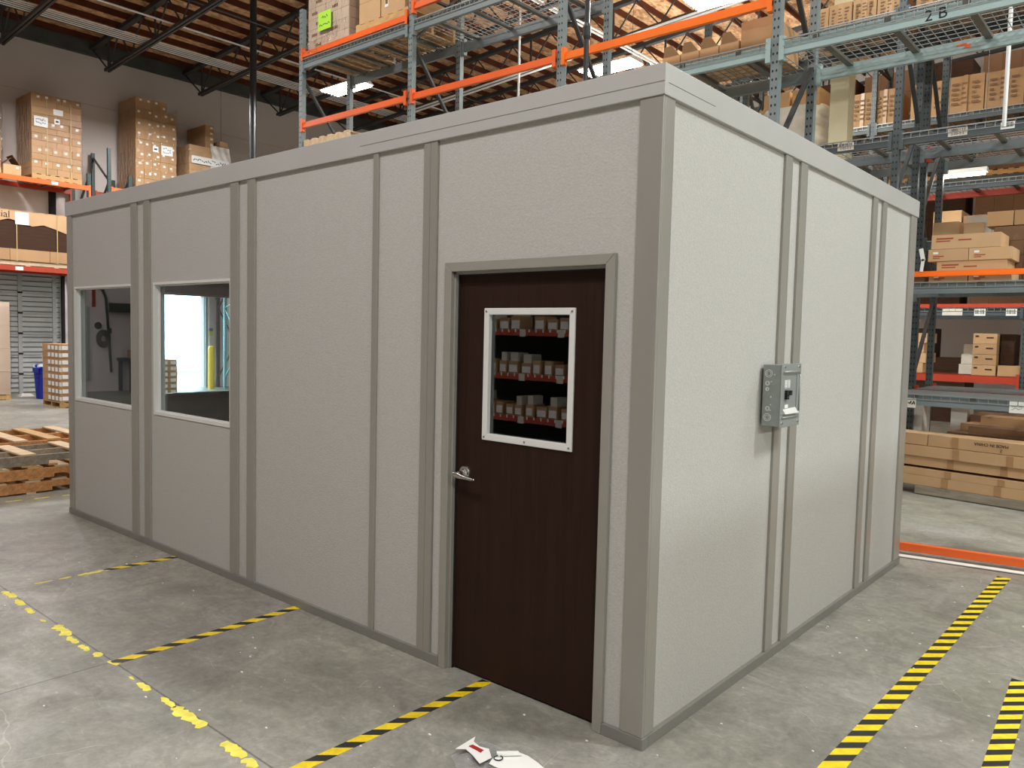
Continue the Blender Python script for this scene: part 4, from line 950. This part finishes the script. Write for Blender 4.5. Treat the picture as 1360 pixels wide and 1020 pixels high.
# unseen pallet loads added at right to shade the foot of the office wall
for k in range(4):
    load_x(('first', 'second', 'third', 'fourth')[k]+' tall carton load added right of the office to shade its wall, outside the picture', 5.6, 6.6, -1.2+1.35*k, .1+1.35*k, 0, [(.38, 2, False)]*8, CARD_PALE, seed=50+k, depthn=1, group='added carton loads out of view')
# stacked empty pallets beyond the office's far end
def pallet(x0, x1, y0, y1, z, label, wood, seed, flip=False, along='y', h=.135):
    """GMA pallet: stringers along y, deck boards along x; every board a part"""
    r = random.Random(seed); t = thing('wooden_pallet', label, 'pallet', ((x0+x1)/2, (y0+y1)/2, z), 'empty wooden pallets')
    for k in range(3):
        a = x0+(x1-x0-.04)*k/2
        s_ = MB().box(a, a+.04, y0, y1, z+.017+(.035), z+h-.018)
        for (ya, yb) in ((y0, y0+.16), (y0+.40, y1-.40), (y1-.16, y1)): s_.box(a, a+.04, ya, yb, z+.017, z+.053)
        obj('stringer', s_, wood, t)
    n1_, n2_ = (4, 7) if flip else (7, 4)
    for (n_, za) in ((n1_, z+h-.018), (n2_, z)):
        for i in range(n_):
            wv = r.choice((.09, .14)) if i not in (0, n_-1) else .14
            a = y0+(y1-y0-.14)*i/(n_-1)+r.uniform(-.01, .01)
            bx('deck_board', x0, x1, max(y0, a), min(y1, a+wv), za, za+.017, r.choice((WOODL, WOODL, WOODT)), t)
    return t
px0, px1 = -8.02, -7.2
pallet(px0, px1, -1.05, .62, 0.0, 'bottom tan pallet of the front stack left of office', WOOD, 1)
pallet(px0, px1, -1.02, .64, .136, 'middle tan pallet of the front stack left of office', WOOD, 2)
pallet(px0-.02, px1-.02, -1.1, .60, .272, 'weathered grey pallet on top of the front stack', WOODG, 3, True)
for k in range(3): pallet(-9.3, -8.1, -1.2, .98, .001+k*.145, ('bottom', 'middle', 'topmost')[k]+' pallet of the taller stack behind the front pallets', WOOD, 5+k, False, 'y', .144)

# ------------------------------------------------------------------ cargo on the racks behind the office
def carton(name, x0, x1, y0, y1, z0, z1, m, label, group, marks=None, seed=0):
    o = bx(name, x0, x1, y0, y1, z0, z1, m); setp(o, label, 'carton', group)
    return o
YS = .12
a1 = thing('pallet_load', 'film wrapped carton load with lime note on the top left rack deck', 'pallet load', (-8.1, 4.6, 5.75), 'pallet loads behind the office')
pallet_parts(a1, -8.62, -7.62, 4.27, 5.14, 5.75, WOODT, 'y', .12, False)
for k in range(7):
    n_ = (1, 2)[k % 2]
    for i in range(n_):
        for j in range(2):
            w_ = .98/n_; c = cub('carton', -8.61+w_*(i+.5), 4.28+.43*(j+.5), 5.87+.155*(k+.5), w_-.004, .425, .151, CARD_PINK if j == 0 else CARD, a1)
            if j == 0:
                c_ = MB(); xx = -8.61+w_*(i+.2)
                for q in range(4): c_.box(xx+q*.035, xx+q*.035+.02, 4.276, 4.2785, 5.87+.155*k+.05, 5.87+.155*k+.09)
                obj('carton_print', c_, CARD_D, a1, 'stuff')
film(a1, -8.63, -7.60, 4.265, 5.14, 5.80, 7.0, .014, 31)
fl_ = MB(); fl_.grid(lambda u, v: (-8.62+.95*u, 4.135-.03*math.sin(13*u+4*v)-.015*math.sin(29*u), 5.82+.16*v-.05*math.sin(5*u)), 24, 6)
obj('wrap_skirt', fl_, FILM, a1, smooth=True)
nt_ = bx('lime_note', -8.31, -8.0, 4.24, 4.244, 6.10, 6.36, NOTE, a1, label='lime green paper note')
writing(nt_, 'y', 4.239, strokes(4, -8.22, -8.08, 6.26, 6.31, 8, 1)+strokes(6, -8.28, -8.03, 6.15, 6.21, 18, 1), .012, INK)
a2 = thing('pallet_load', 'open wooden pallet with tan cartons beside the wrapped lime-note load', 'pallet load', (-6.9, 4.6, 5.75), 'pallet loads behind the office')
pallet_parts(a2, -7.45, -6.36, 4.26, 5.14, 5.755, WOODT, 'y', .24, False)
for (u0, u1) in ((-7.40, -6.95), (-6.93, -6.45)):
    for k in range(4):
        c = bx('carton', u0, u1, 4.28, 5.1, 5.995+.28*k, 5.995+.28*k+.276, CARD_L, a2)
bx('carton_label', -6.85, -6.78, 4.275, 4.28, 6.1, 6.3, PAPER, a2); bx('carton_label', -6.84, -6.79, 4.273, 4.275, 6.14, 6.27, CARD_D, a2)
a3 = thing('wooden_pallet', 'pale empty pallet lying on the rack deck just over the office roof at left', 'pallet', (-8.1, 4.6, 4.42), 'empty wooden pallets')
pallet_parts(a3, -8.62, -7.55, 4.22, 5.1, 4.425, WOODL, 'y', .15, False)
# wrapped gathered cartons on the pale blue deck
for k in range(4):
    x_ = -2.62+k*.21
    o = thing('open_carton', ('leftmost', 'second', 'third', 'rightmost')[k]+' tan carton with crumpled open flaps in row on the pale blue deck', 'carton', (x_+.1, 4.6, 4.425), 'crumpled cartons on the pale blue deck')
    bx('box_body', x_, x_+.2, 4.42, 4.95, 4.425, 4.60, CARD_L, o)
    obj('box_flap', MB().quadbox([(x_+.01, 4.42, 4.60), (x_+.19, 4.42, 4.60), (x_+.19, 4.43, 4.6), (x_+.01, 4.43, 4.6), (x_+.06, 4.36, 4.68), (x_+.14, 4.36, 4.68), (x_+.14, 4.37, 4.68), (x_+.06, 4.37, 4.68)]), CARD_L, o)
    obj('box_flap', MB().quadbox([(x_, 4.45, 4.60), (x_+.008, 4.45, 4.60), (x_+.008, 4.93, 4.6), (x_, 4.93, 4.6), (x_-.03, 4.5, 4.70), (x_-.022, 4.5, 4.70), (x_-.022, 4.88, 4.70), (x_-.03, 4.88, 4.70)]), CARD, o)
carton('carton', -1.77, -1.45, 4.42, 5.05, 4.425, 4.76, CARD, 'large plain carton right of the crumpled cartons on pale blue deck', None)
pw = MB().grid(lambda u, v: (-2.86+.30*u, 4.30+.25*v, 4.43+.10*math.sin(PI*u)*(1-v*.4)+.025*math.sin(17*u+7*v)+.02*math.sin(23*v)), 14, 10)
setp(obj('plastic_bundle', pw, WRAPW, smooth=True), 'bunched white plastic at the left of crumpled cartons', 'plastic')

# row B upper and mid levels, row D upper level
def carton_row(prefix, x0, x1, y0, y1, z0, hs, m, label, group, n, marks=True, seed=1):
    r = random.Random(seed); wd = (x1-x0)/n
    for i in range(n):
        h = hs if isinstance(hs, float) else hs[i % len(hs)]
        o = thing('carton', ('first', 'second', 'third', 'fourth')[i]+' from left: '+label, 'carton', (x0+wd*(i+.5), (y0+y1)/2, z0), group)
        xa, xb = x0+wd*i+.008, x0+wd*(i+1)-.008
        bx('box_body', xa, xb, y0+r.uniform(0, .04), y1, z0, z0+h, m, o)
        if marks:
            b = MB()
            for q in range(5):
                zz = z0+h*(.75-.13*q)
                for u in range(3):
                    ua = xa+wd*(.12+.27*u); b.box(ua, ua+wd*r.uniform(.08, .2), y0-.004, y0-.002, zz, zz+h*.06)
            obj('carton_print', b, CARD_D, o, 'stuff')
            b2 = bx('packing_tape', (xa+xb)/2-.03, (xa+xb)/2+.03, y0-.003, y0-.001, z0, z0+h, TAPEM, o)
carton_row('d', -3.95, -2.42, 11.95, 12.75, 5.54, .60, CARD, 'printed brown carton in the upper row behind the beige column', 'upper printed cartons behind the column', 4, seed=2)
carton_row('d2', -2.2, -.55, 11.92, 12.75, 5.54, (.58, .60), CARD, 'printed brown carton in upper row of the farthest rack', 'upper printed cartons of the farthest rack', 3, seed=3)
carton_row('d3', -.5, 1.2, 11.92, 12.75, 5.54, .64, CARD, 'taped brown carton at right end of the farthest rack top', 'upper taped cartons at the right', 3, seed=4)
carton_row('b5', -2.25, -1.12, 7.25, 8.0, 5.57, .30, CARD, 'tan carton on top level of the labelled rack above 2 B', 'top level cartons above 2 B', 4, True, 5)
carton_row('b6', -1.0, .9, 7.3, 8.0, 5.57, .34, CARD, 'tan carton high over the 2 B deck at right', 'top level cartons at right', 4, True, 15)
ww = thing('pallet_load', 'white film wrapped bundle left of the beige column', 'pallet load', (-2.9, 8.9, 4.25), 'pallet loads on the rear racks')
pallet_parts(ww, -3.35, -2.45, 8.4, 9.25, 4.235, WOODT, 'y', .13, False)
obj('wrapped_bundle', MB().grid(lambda u, v: (-2.9+(.46+.03*math.sin(9*v+5))*math.copysign(abs(math.cos(2*PI*u))**.4, math.cos(2*PI*u))+.03*math.sin(31*v+12*u), 8.85+.42*math.copysign(abs(math.sin(2*PI*u))**.4, math.sin(2*PI*u)), 4.365+.72*v), 40, 18), WRAPW, ww, smooth=True)
bx('bundle_top', -3.33, -2.47, 8.45, 9.22, 5.05, 5.10, WOODT, ww)
for k in range(2):
    carton('carton', -3.3+k*.42, -2.92+k*.42, 8.5, 9.2, 5.10, 5.32, CARD_L, ('left', 'right')[k]+' tan carton on the white wrapped bundle beside the column', 'cartons on the wrapped bundle')
# row B ground: long flat cartons on a pallet, the stack slightly askew
lc = thing('wooden_pallet', 'weathered pallet under the long flat cartons right of the office', 'pallet', (.2, 7.3, 0), 'empty wooden pallets')
ANG = -.165
def askew(o):
    p = Vector((-.79, 7.2, 0)); q = o.location-p
    c_, s_ = math.cos(ANG), math.sin(ANG); o.location = p+Vector((q.x*c_-q.y*s_, q.x*s_+q.y*c_, q.z)); o.rotation_euler.z = ANG
for i in range(6): bx('deck_board', -.64, 1.9, 7.16+i*.19, 7.16+i*.19+.1, .085, .105, WOODG, lc)
for k in range(4): bx('stringer', -.64+k*.83, -.56+k*.83, 7.16, 8.2, .018, .085, WOODG, lc)
bx('bottom_board', -.64, 1.9, 7.16, 7.26, 0, .018, WOODG, lc); bx('front_plank', -.66, 1.9, 7.14, 7.162, .012, .104, WOODG, lc)
askew(lc)
LZ = [(.108, .222, 0, .0), (.224, .302, 0, .0), (.330, .440, -.02, .03), (.444, .565, .01, .0), (.572, .70, .0, .02)]
names5 = ('bottom', 'second', 'third', 'fourth', 'fifth')
for i, (za, zb, dx, dy) in enumerate(LZ):
    o = thing('carton', names5[i]+' long flat carton from the floor in stack right of office', 'carton', (.2, 7.4, za), 'long flat cartons on the pallet')
    if i < 4: bx('box_body', -1.25+dx, 1.75+dx, 7.155+dy, 7.50+dy, za, zb, CARD_L, o)
    else:
        bx('box_body', -.555, 1.75, 7.155+dy, 7.50+dy, za, zb, CARD_L, o)
    for xt in (-.42, .62, 1.2) if i == 4 else (-.38, .16, .75): bx('packing_tape', xt+dx+.03*i, xt+dx+.03*i+.07, 7.151+dy, 7.1555+dy, za+.002, zb-.002, TAPEM, o)
    if i == 4:
        text('print_text', 'MADE IN CHINA', .046, (.10, 7.1725, .655), (PI/2, PI, 0), CARD_BR, o, .0006)
        text('print_text', '2', .046, (.20, 7.1725, .605), (PI/2, PI, 0), CARD_BR, o, .0006)
    if i == 3: text('print_text', 't', .05, (-.1, 7.16, .50), FRONT_Y, CARD_BR, o, .0006)
    askew(o)
o = carton('carton', -1.35, -.565, 7.17, 7.50, .572, .70, CARD_L, 'short tan carton end beside the fifth long carton', None); askew(o)
for i, (za, zb, ya) in enumerate(((.11, .42, 7.55), (.42, .72, 7.56), (.72, .80, 7.62), (.11, .80, 7.93), (.80, .90, 7.98))):
    o = carton('carton', -.30 if i in (2, 4) else -.5, 1.75, ya, ya+.33, za, zb, CARD_D if i < 3 else CARD, ('lower hidden', 'upper hidden', 'thin top', 'rear tall', 'rearmost top')[i]+' long carton behind the front stack of long cartons', None); askew(o)
yt = bx('yellow_tag', .39, .52, 7.3, 7.4, .702, .712, YELLOWN); setp(yt, 'yellow paper tag lying on top of the long cartons', 'tag'); askew(yt)
# back of ground level: pale cartons and dark goods
carton('carton', -1.04, -.93, 8.4, 8.8, .0, .98, CARD_PALE, 'white printed carton tower at the foot of rear rack by office edge', None)
carton('carton', -.62, -.44, 8.5, 8.9, .0, .95, CARD_PALE, 'narrow pale carton tower behind the long cartons', None)
carton('carton', .30, 1.3, 8.45, 9.2, .0, .92, CARD_PALE, 'wide pale wrapped carton behind the long cartons at right', None)
carton('carton', -.40, .20, 8.5, 9.2, .0, .86, CARD_D, 'dark carton block behind the long cartons', None)
carton('carton', .42, .60, 8.5, 8.9, .92, 1.03, CARD_L, 'small tan carton on the wide pale wrapped carton', None)
# row B second level: flat cartons with red print, wrapped brown load
def flat(x0, x1, z0, z1, yy, label, big):
    o = thing('carton', label, 'carton', ((x0+x1)/2, yy+.25, z0), 'flat cartons with red print')
    bx('box_body', x0, x1, yy, yy+.5, z0, z1, CARD_L, o); h = z1-z0; b = MB()
    if big:
        b.box(x0+.05, x0+.22, yy-.002, yy, z1-.05, z1-.035).box(x0+.05, x0+.19, yy-.002, yy, z1-.075, z1-.065).box(x0+.27, x0+.40, yy-.002, yy, z1-.07, z1-.057)
    else:
        b.box(x0+.05, x0+.16, yy-.002, yy, z0+.05, z0+.06).box(x0+.05, x0+.12, yy-.002, yy, z0+.03, z0+.038)
        bx('carton_label', x0+.05, x0+.10, yy-.003, yy, z1-.055, z1-.03, PAPER, o)
    obj('carton_print', b, INKR, o, 'stuff')
flat(-.655, -.265, 2.435, 2.545, 7.16, 'bottom left flat carton with white label behind orange beam', False)
flat(-.255, .150, 2.435, 2.545, 7.16, 'bottom right flat carton with white label behind orange beam', False)
flat(-.58, .105, 2.548, 2.675, 7.16, 'long flat carton with red print just above the orange beam', True)
flat(-.672, -.268, 2.678, 2.812, 7.15, 'left labelled flat carton in the third layer', False)
flat(-.262, .145, 2.678, 2.812, 7.15, 'right labelled flat carton in the third layer', False)
flat(-.645, .035, 2.815, 2.972, 7.15, 'topmost long flat carton with red print', True)
cr = setp(bx('carton', -.98, -.70, 7.16, 7.5, 2.435, 2.50, CARD_D), 'low dark carton at the office edge beside flat cartons', 'carton')
b7 = thing('pallet_load', 'brown film wrapped stack right of the flat cartons', 'pallet load', (.3, 7.85, 2.43), 'pallet loads on the rear racks')
for k in range(4):
    for i in range(3): cub('carton', -.12+.30*i+.15, 7.85, 2.435+.165*(k+.5), .296, .36, .161, CARD_D, b7)
film(b7, -.14, .80, 7.66, 8.04, 2.44, 3.10, .01, 41)
for i in range(3): carton('carton', -.20+.27*i, .06+.27*i, 7.68, 8.0, 3.105, 3.27, CARD, ('left', 'middle', 'right')[i]+' brown carton on top of the brown wrapped stack', 'cartons on the brown wrapped stack')
setp(obj('white_strip', MB().bar((-.715, 7.06, 2.56), (-.70, 7.06, 2.70), .035, .004, (0, 1, 0)).bar((-.70, 7.06, 2.68), (-.73, 7.06, 2.82), .045, .004, (0, 1, 0)), PAPER), 'white paper strips hanging beside the rack post above orange beam', 'paper')
# third-row level goods
for k, (x_, w_) in enumerate(((-.95, .3), (-.55, .28), (-.2, .2))):
    carton('carton', x_, x_+w_, 8.5, 9.1, 3.06, 3.06+.24+.05*(k % 2), CARD_PALE if k else CARD_L, ('leftmost pale', 'middle pale', 'right small pale')[k]+' carton on the middle deck of rear rack', None)
carton('carton', -.58, -.36, 8.42, 8.48, 3.06, 3.26, CARD_L, 'thin tan carton with yellow sticker on the middle rear deck', None)
for k in range(4):
    o = thing('carton', ('lowest', 'second', 'third', 'topmost')[k]+' carton of the four-high stack seen below the label beam', 'carton', (-.87, 12.2, 1.25+.17*k), 'four-high carton stack')
    bx('box_body', -1.05, -.71, 11.93, 12.5, 1.25+.172*k, 1.25+.172*k+.168, CARD, o)
    obj('carton_print', MB().box(-1.02, -.97, 11.926, 11.93, 1.36+.172*k, 1.385+.172*k).box(-.86, -.76, 11.926, 11.93, 1.34+.172*k, 1.36+.172*k), CARD_BR, o, 'stuff')
o = carton('carton', -.68, -.36, 11.93, 12.5, 1.25, 1.42, CARD, 'single carton right of the four-high carton stack', None)
carton('carton', -.69, -.50, 12.15, 12.7, 1.42, 1.93, CARD_BR, 'dark carton tower right of the four-high stack', None)
carton('carton', -.12, .35, 11.95, 12.7, 1.25, 1.80, CARD_PALE, 'pale carton stack at the right edge below label beam', None)
for k in range(4): carton('carton', -2.05, -1.80+.04*(k % 2), 12.0, 12.7, 1.25+.17*k, 1.25+.17*k+.166, CARD_L, ('bottom', 'second', 'third', 'topmost')[k]+' tan carton in narrow stack beside the office edge', 'narrow carton stack by the office edge')
for k in range(3): carton('carton', -1.31+.03*k, -1.10, 12.3, 12.7, 1.25+.17*k, 1.25+.17*k+.166, CARD_PALE, ('bottom', 'middle', 'topmost')[k]+' pale carton in small stack left of dark post', 'pale cartons left of the post')
for k, (x_, z_) in enumerate(((-1.75, 3.46), (-1.3, 3.46), (-.2, 3.46), (.3, 3.46), (.05, 4.42), (.5, 4.42))):
    carton('carton', x_, x_+.42, 11.95, 12.7, z_, z_+(.5, .4, .62, .55, .7, .6)[k], CARD_D if k % 2 else CARD, ('first', 'second', 'third', 'fourth', 'fifth', 'sixth')[k]+' brown carton from the left on middle decks of the farthest rack', None)
rh, hb_ = rack_row('dark rack along the rear wall full of dim brown loads', [-5.9, -3.44, -.98, 1.48], 16.9, 17.85, 8.2, ST_DARK,
    [((0, 1, 2), z_, BEAM_DARK, None, False) for z_ in (2.42, 3.9, 5.4, 6.9)])
for q, (z_, h_) in enumerate(((2.43, 1.25), (3.91, 1.2), (5.41, 1.3), (6.91, 1.1))):
    for k in range(6):
        xa = -5.82+1.225*k+.05*(k % 2)
        t = thing('pallet_load', ('lowest', 'second', 'third', 'top')[q]+' level brown load number '+('one', 'two', 'three', 'four', 'five', 'six')[k]+' from the left on the rear wall rack', 'pallet load', (xa+.55, 17.4, z_), 'brown loads on the rear wall rack')
        pallet_parts(t, xa, xa+1.08, 16.95, 17.8, z_, WOODT, 'y', .12, False)
        for a_ in range(3):
            for b_ in range(2): cub('carton', xa+.36*a_+.18, 17.37, z_+.12+(h_-.14)*(b_+.5)/2, .356, .8, (h_-.14)/2-.006, CARD_D if k % 2 else CARD_BR, t)
# far row of dark goods along the rear wall
for k in range(5): setp(bx('sheet_bundle', -3.6, -2.1, 17.0, 18.0, .0+k*.29, .285+k*.29, CARD_BR), ('lowest', 'second', 'third', 'fourth', 'topmost')[k]+' dark brown bundle in the far stack under the deck', 'bundle', 'far dark bundles')
bx_ = setp(bx('carton', -3.4, -2.75, 17.0, 17.6, 1.45, 2.1, CARD_BR), 'dark carton standing on the far brown bundles', 'carton')

# rack row behind the photographer, mirrored in the door window
rE = thing('pallet_rack', 'red-beam shelf rack mirrored in the door window', 'pallet rack', (-5, -5.3, 0), 'pallet racks')
for x_ in (-7.0, -3.3): frame(rE, x_, -6.25, -5.30, 3.0, ST_DARK, BRACE_D)
bx('shade_backing', -6.96, -3.34, -6.2, -6.17, .05, 2.9, BLACK, rE)  # added black sheet, stands in for the darkness behind the shelves
for z_ in (.62, 1.20, 1.80):
    o = obj('beam', MB().box(-6.96, -3.34, -5.33, -5.28, z_-.075, z_), ORRED, rE); bx('deck_board', -6.96, -3.34, -6.17, -5.33, z_-.04, z_-.005, BEAM_DARK, rE)
    for k in range(30): bx('wire_end', -6.9+.12*k, -6.88+.12*k, -5.279, -5.274, z_-.03, z_+.012, PAPER, o)
    for u in (-5.95, -5.25, -4.6): bx('barcode_label', u, u+.1, -5.279, -5.272, z_-.09, z_+.01, CARD_PALE, o)
rr = random.Random(5)
for z_ in (.62, 1.20, 1.80):
    x_ = -6.5
    while x_ < -3.6:
        w_ = rr.choice((.13, .15, .17)); h_ = rr.choice((.15, .17, .19))
        if rr.random() < (.95 if z_ < 1.7 else .5):
            o = setp(bx('small_carton', x_, x_+w_, -5.62, -5.36, z_, z_+h_, CARD), 'small labelled carton on the shelf rack mirrored in door window', 'carton', 'small cartons mirrored in the door window')
            bx('carton_label', x_+.015, x_+w_-.015, -5.36, -5.356, z_+.02, z_+h_*.7, PAPER, o)
            if rr.random() < .45:
                o = setp(bx('small_carton', x_+.02, x_+w_-.02, -5.6, -5.38, z_+h_, z_+h_+.12, CARD_PALE), 'small pale carton on another in the mirrored shelf rack', 'carton', 'upper small cartons mirrored in the door window')
        x_ += w_+rr.uniform(.02, .07)

# ------------------------------------------------------------------ floor tapes, worn paint, litter
def tape(p, q, w, m, label, group=None, name='hazard_tape'):
    p = Vector((*p, 0)); q = Vector((*q, 0)); d = q-p; L_ = d.length; a = math.atan2(d.y, d.x)
    b = MB().box(0, L_, -w/2, w/2, 0.0, .0012); me = bpy.data.meshes.new(name); me.from_pydata(b.v, [], b.f); me.materials.append(m)
    o = bpy.data.objects.new(name, me); col.objects.link(o); o.location = (p.x, p.y, .0004); o.rotation_euler.z = a; setp(o, label, 'floor tape', group); return o
tape((-.912, -1.14), (-.905, .028), .062, HAZ, 'striped floor tape ending under the brown door', 'striped floor tapes')
tape((-2.44, -1.145), (-2.475, -.016), .062, HAZ, 'striped floor tape meeting the office base left of door', 'striped floor tapes')
tape((-4.075, -.52), (-4.045, -.018), .058, HAZ, 'short striped floor tape below the second window', 'striped floor tapes')
tape((.651, .05), (.703, 4.02), .088, HAZR, 'long striped floor tape parallel to the right office wall', 'striped floor tapes')
tape((1.185, .3), (1.10, 1.95), .088, HAZR2, 'striped floor tape at the lower right picture corner', 'striped floor tapes')
def patchline(label, patches, seed, name='worn_floor_line'):
    r = random.Random(seed); x0 = sum(p[0][0] for p in patches)/len(patches); y0 = sum(p[0][1] for p in patches)/len(patches)
    t = thing(name, label, 'floor marking', (x0, y0, 0))
    for (a, b, wd) in patches:
        A = Vector((*a, 0)); B = Vector((*b, 0)); d = B-A; nrm = Vector((-d.y, d.x, 0)).normalized(); n = max(4, int(d.length/.018)); top = []; bot = []
        for i in range(n+1):
            c = A+d*i/n; e = min(1, .5+min(i, n-i)*.5)
            top.append(c+nrm*wd/2*e*r.uniform(.55, 1.15)); bot.append(c-nrm*wd/2*e*r.uniform(.35, 1.2))
        b_ = MB(); 
        for i in range(n):
            b_.quadbox([bot[i], bot[i+1], top[i+1], top[i]]+[p_+Vector((0, 0, .0012)) for p_ in (bot[i], bot[i+1], top[i+1], top[i])])
        obj('paint_patch', b_, PAINTY, t)
PY = -1.158
patchline('flaking yellow painted line along the floor joint at lower left', [((-4.06, PY), (-3.88, PY+.01), .05), ((-3.83, PY), (-3.69, PY), .045), ((-3.62, PY-.01), (-3.5, PY-.01), .04), ((-3.36, PY-.02), (-3.30, PY-.01), .02),
    ((-3.20, PY+.01), (-2.98, PY), .06), ((-2.97, PY-.01), (-2.84, PY-.01), .04), ((-2.80, PY-.01), (-2.69, PY-.01), .04), ((-2.64, PY+.005), (-2.57, PY), .05), ((-2.48, PY+.01), (-2.40, PY+.02), .04),
    ((-2.22, PY), (-2.17, PY), .018), ((-2.12, PY-.003), (-2.0, PY-.003), .045), ((-1.89, PY+.005), (-1.75, PY), .035), ((-1.76, PY-.002), (-1.49, PY-.002), .062), ((-1.31, PY-.005), (-1.14, PY-.01), .06), ((-1.13, PY-.02), (-1.04, PY-.015), .05)], 3)
patchline('faded yellow painted stretch continuing the short tape below the windows', [((-4.085, -.97), (-4.08, -.86), .02), ((-4.08, -.82), (-4.08, -.74), .03), ((-4.08, -.70), (-4.075, -.53), .045)], 5)
patchline('pale dashed floor paint in front of the empty pallets', [((-7.05+.03*k, -1.0+.24*k), (-7.04+.03*k, -.86+.24*k), .035) for k in range(6)], 7)
patchline('yellow painted floor line behind the pallets beyond the office', [((-10.2, -.2), (-10.0, 1.5), .10)], 9)
# plastic packaging litter at the bottom edge
lt = thing('plastic_packaging', 'crumpled clear plastic packaging with red and white tag on floor by door', 'litter', (-.40, -.50, 0))
FILM2 = glass('milky_film', (.9, .9, .9), 1.5, .9, .15)
nt = FILM2.node_tree; mxs = nt.nodes.new('ShaderNodeMixShader'); dfs = nt.nodes.new('ShaderNodeBsdfDiffuse'); dfs.inputs[0].default_value = (.62, .63, .63, 1)
old = nt.nodes['Material Output'].inputs[0].links[0].from_socket; mxs.inputs[0].default_value = .28
nt.links.new(old, mxs.inputs[1]); nt.links.new(dfs.outputs[0], mxs.inputs[2]); nt.links.new(mxs.outputs[0], nt.nodes['Material Output'].inputs[0])
FP = [(-.53, -.60), (-.53, -.49), (-.514, -.42), (-.46, -.413), (-.40, -.413), (-.33, -.416), (-.24, -.46), (-.26, -.60), (-.40, -.68)]
cxy = (-.40, -.53)
def crum(u, v):
    t = u*len(FP); i = int(t) % len(FP); j = (i+1) % len(FP); fr = t-int(t)
    ex, ey = FP[i][0]*(1-fr)+FP[j][0]*fr, FP[i][1]*(1-fr)+FP[j][1]*fr
    h = .004+.022*math.sin(PI*min(1, v*1.02))*(.6+.4*math.sin(31*u+5*v))+.008*abs(math.sin(57*u-9*v))
    return (cxy[0]+(ex-cxy[0])*v, cxy[1]+(ey-cxy[1])*v, h)
obj('plastic_film', MB().grid(crum, 54, 9), FILM2, lt)
def flatpoly(pts, z, dz, th=.0012):
    return MB().poly([(p[0], p[1], z+dz*k) for k, p in enumerate(pts)], (0, 0, th))
obj('white_sheet', MB().poly([(-.343, -.575, .036), (-.369, -.511, .034), (-.351, -.437, .030), (-.326, -.418, .028), (-.278, -.411, .026), (-.221, -.417, .022), (-.173, -.429, .018), (-.215, -.56, .026)], (0, 0, .0015)), PAPER, lt)
obj('sheet_fold', MB().quadbox([(-.36, -.50, .037), (-.30, -.43, .034), (-.29, -.435, .034), (-.35, -.51, .037), (-.365, -.505, .052), (-.31, -.435, .046), (-.30, -.44, .046), (-.355, -.515, .050)]), PAPER, lt)
tg = obj('paper_tag', MB().poly([(-.526, -.578, .030), (-.529, -.455, .034), (-.503, -.494, .036), (-.454, -.508, .038), (-.416, -.495, .038), (-.362, -.538, .038), (-.37, -.60, .036), (-.43, -.575, .036), (-.488, -.556, .034)], (0, 0, .0015)), PAPER, lt)
obj('red_band', MB().quadbox([(-.492, -.535, .0375), (-.419, -.541, .040), (-.422, -.519, .040), (-.488, -.515, .0375), (-.492, -.535, .0385), (-.419, -.541, .041), (-.422, -.519, .041), (-.488, -.515, .0385)]), REDS, tg, label='red stripe')
obj('printed_ring', MB().path([(-.342+.018*math.cos(q*.5), -.520+.018*math.sin(q*.5), .0385) for q in range(0, 14)], .0022, 6), INK, lt)
# specks of grit on the floor near the office
gr = MB(); r = random.Random(77)
for i in range(110):
    if i < 60: x_, y_ = r.uniform(-4.5, .6), r.uniform(-1.9, -.06)
    else: x_, y_ = r.uniform(.06, 1.2), r.uniform(-.3, 3.6)
    s_ = r.uniform(.002, .006); gr.box(x_-s_, x_+s_, y_-s_*.7, y_+s_*.7, 0, s_*.8)
o = obj('floor_grit', gr, PAPER, None, 'stuff'); setp(o, 'white grit specks scattered on the concrete floor', 'grit')

# ------------------------------------------------------------------ ground outside the open dock door
obj('trim_3', MB().box(XL-30, XL-6, -20, 40, -1.3, -1.2), mat('yard_asphalt', (120, 120, 118), .9), None, 'structure')
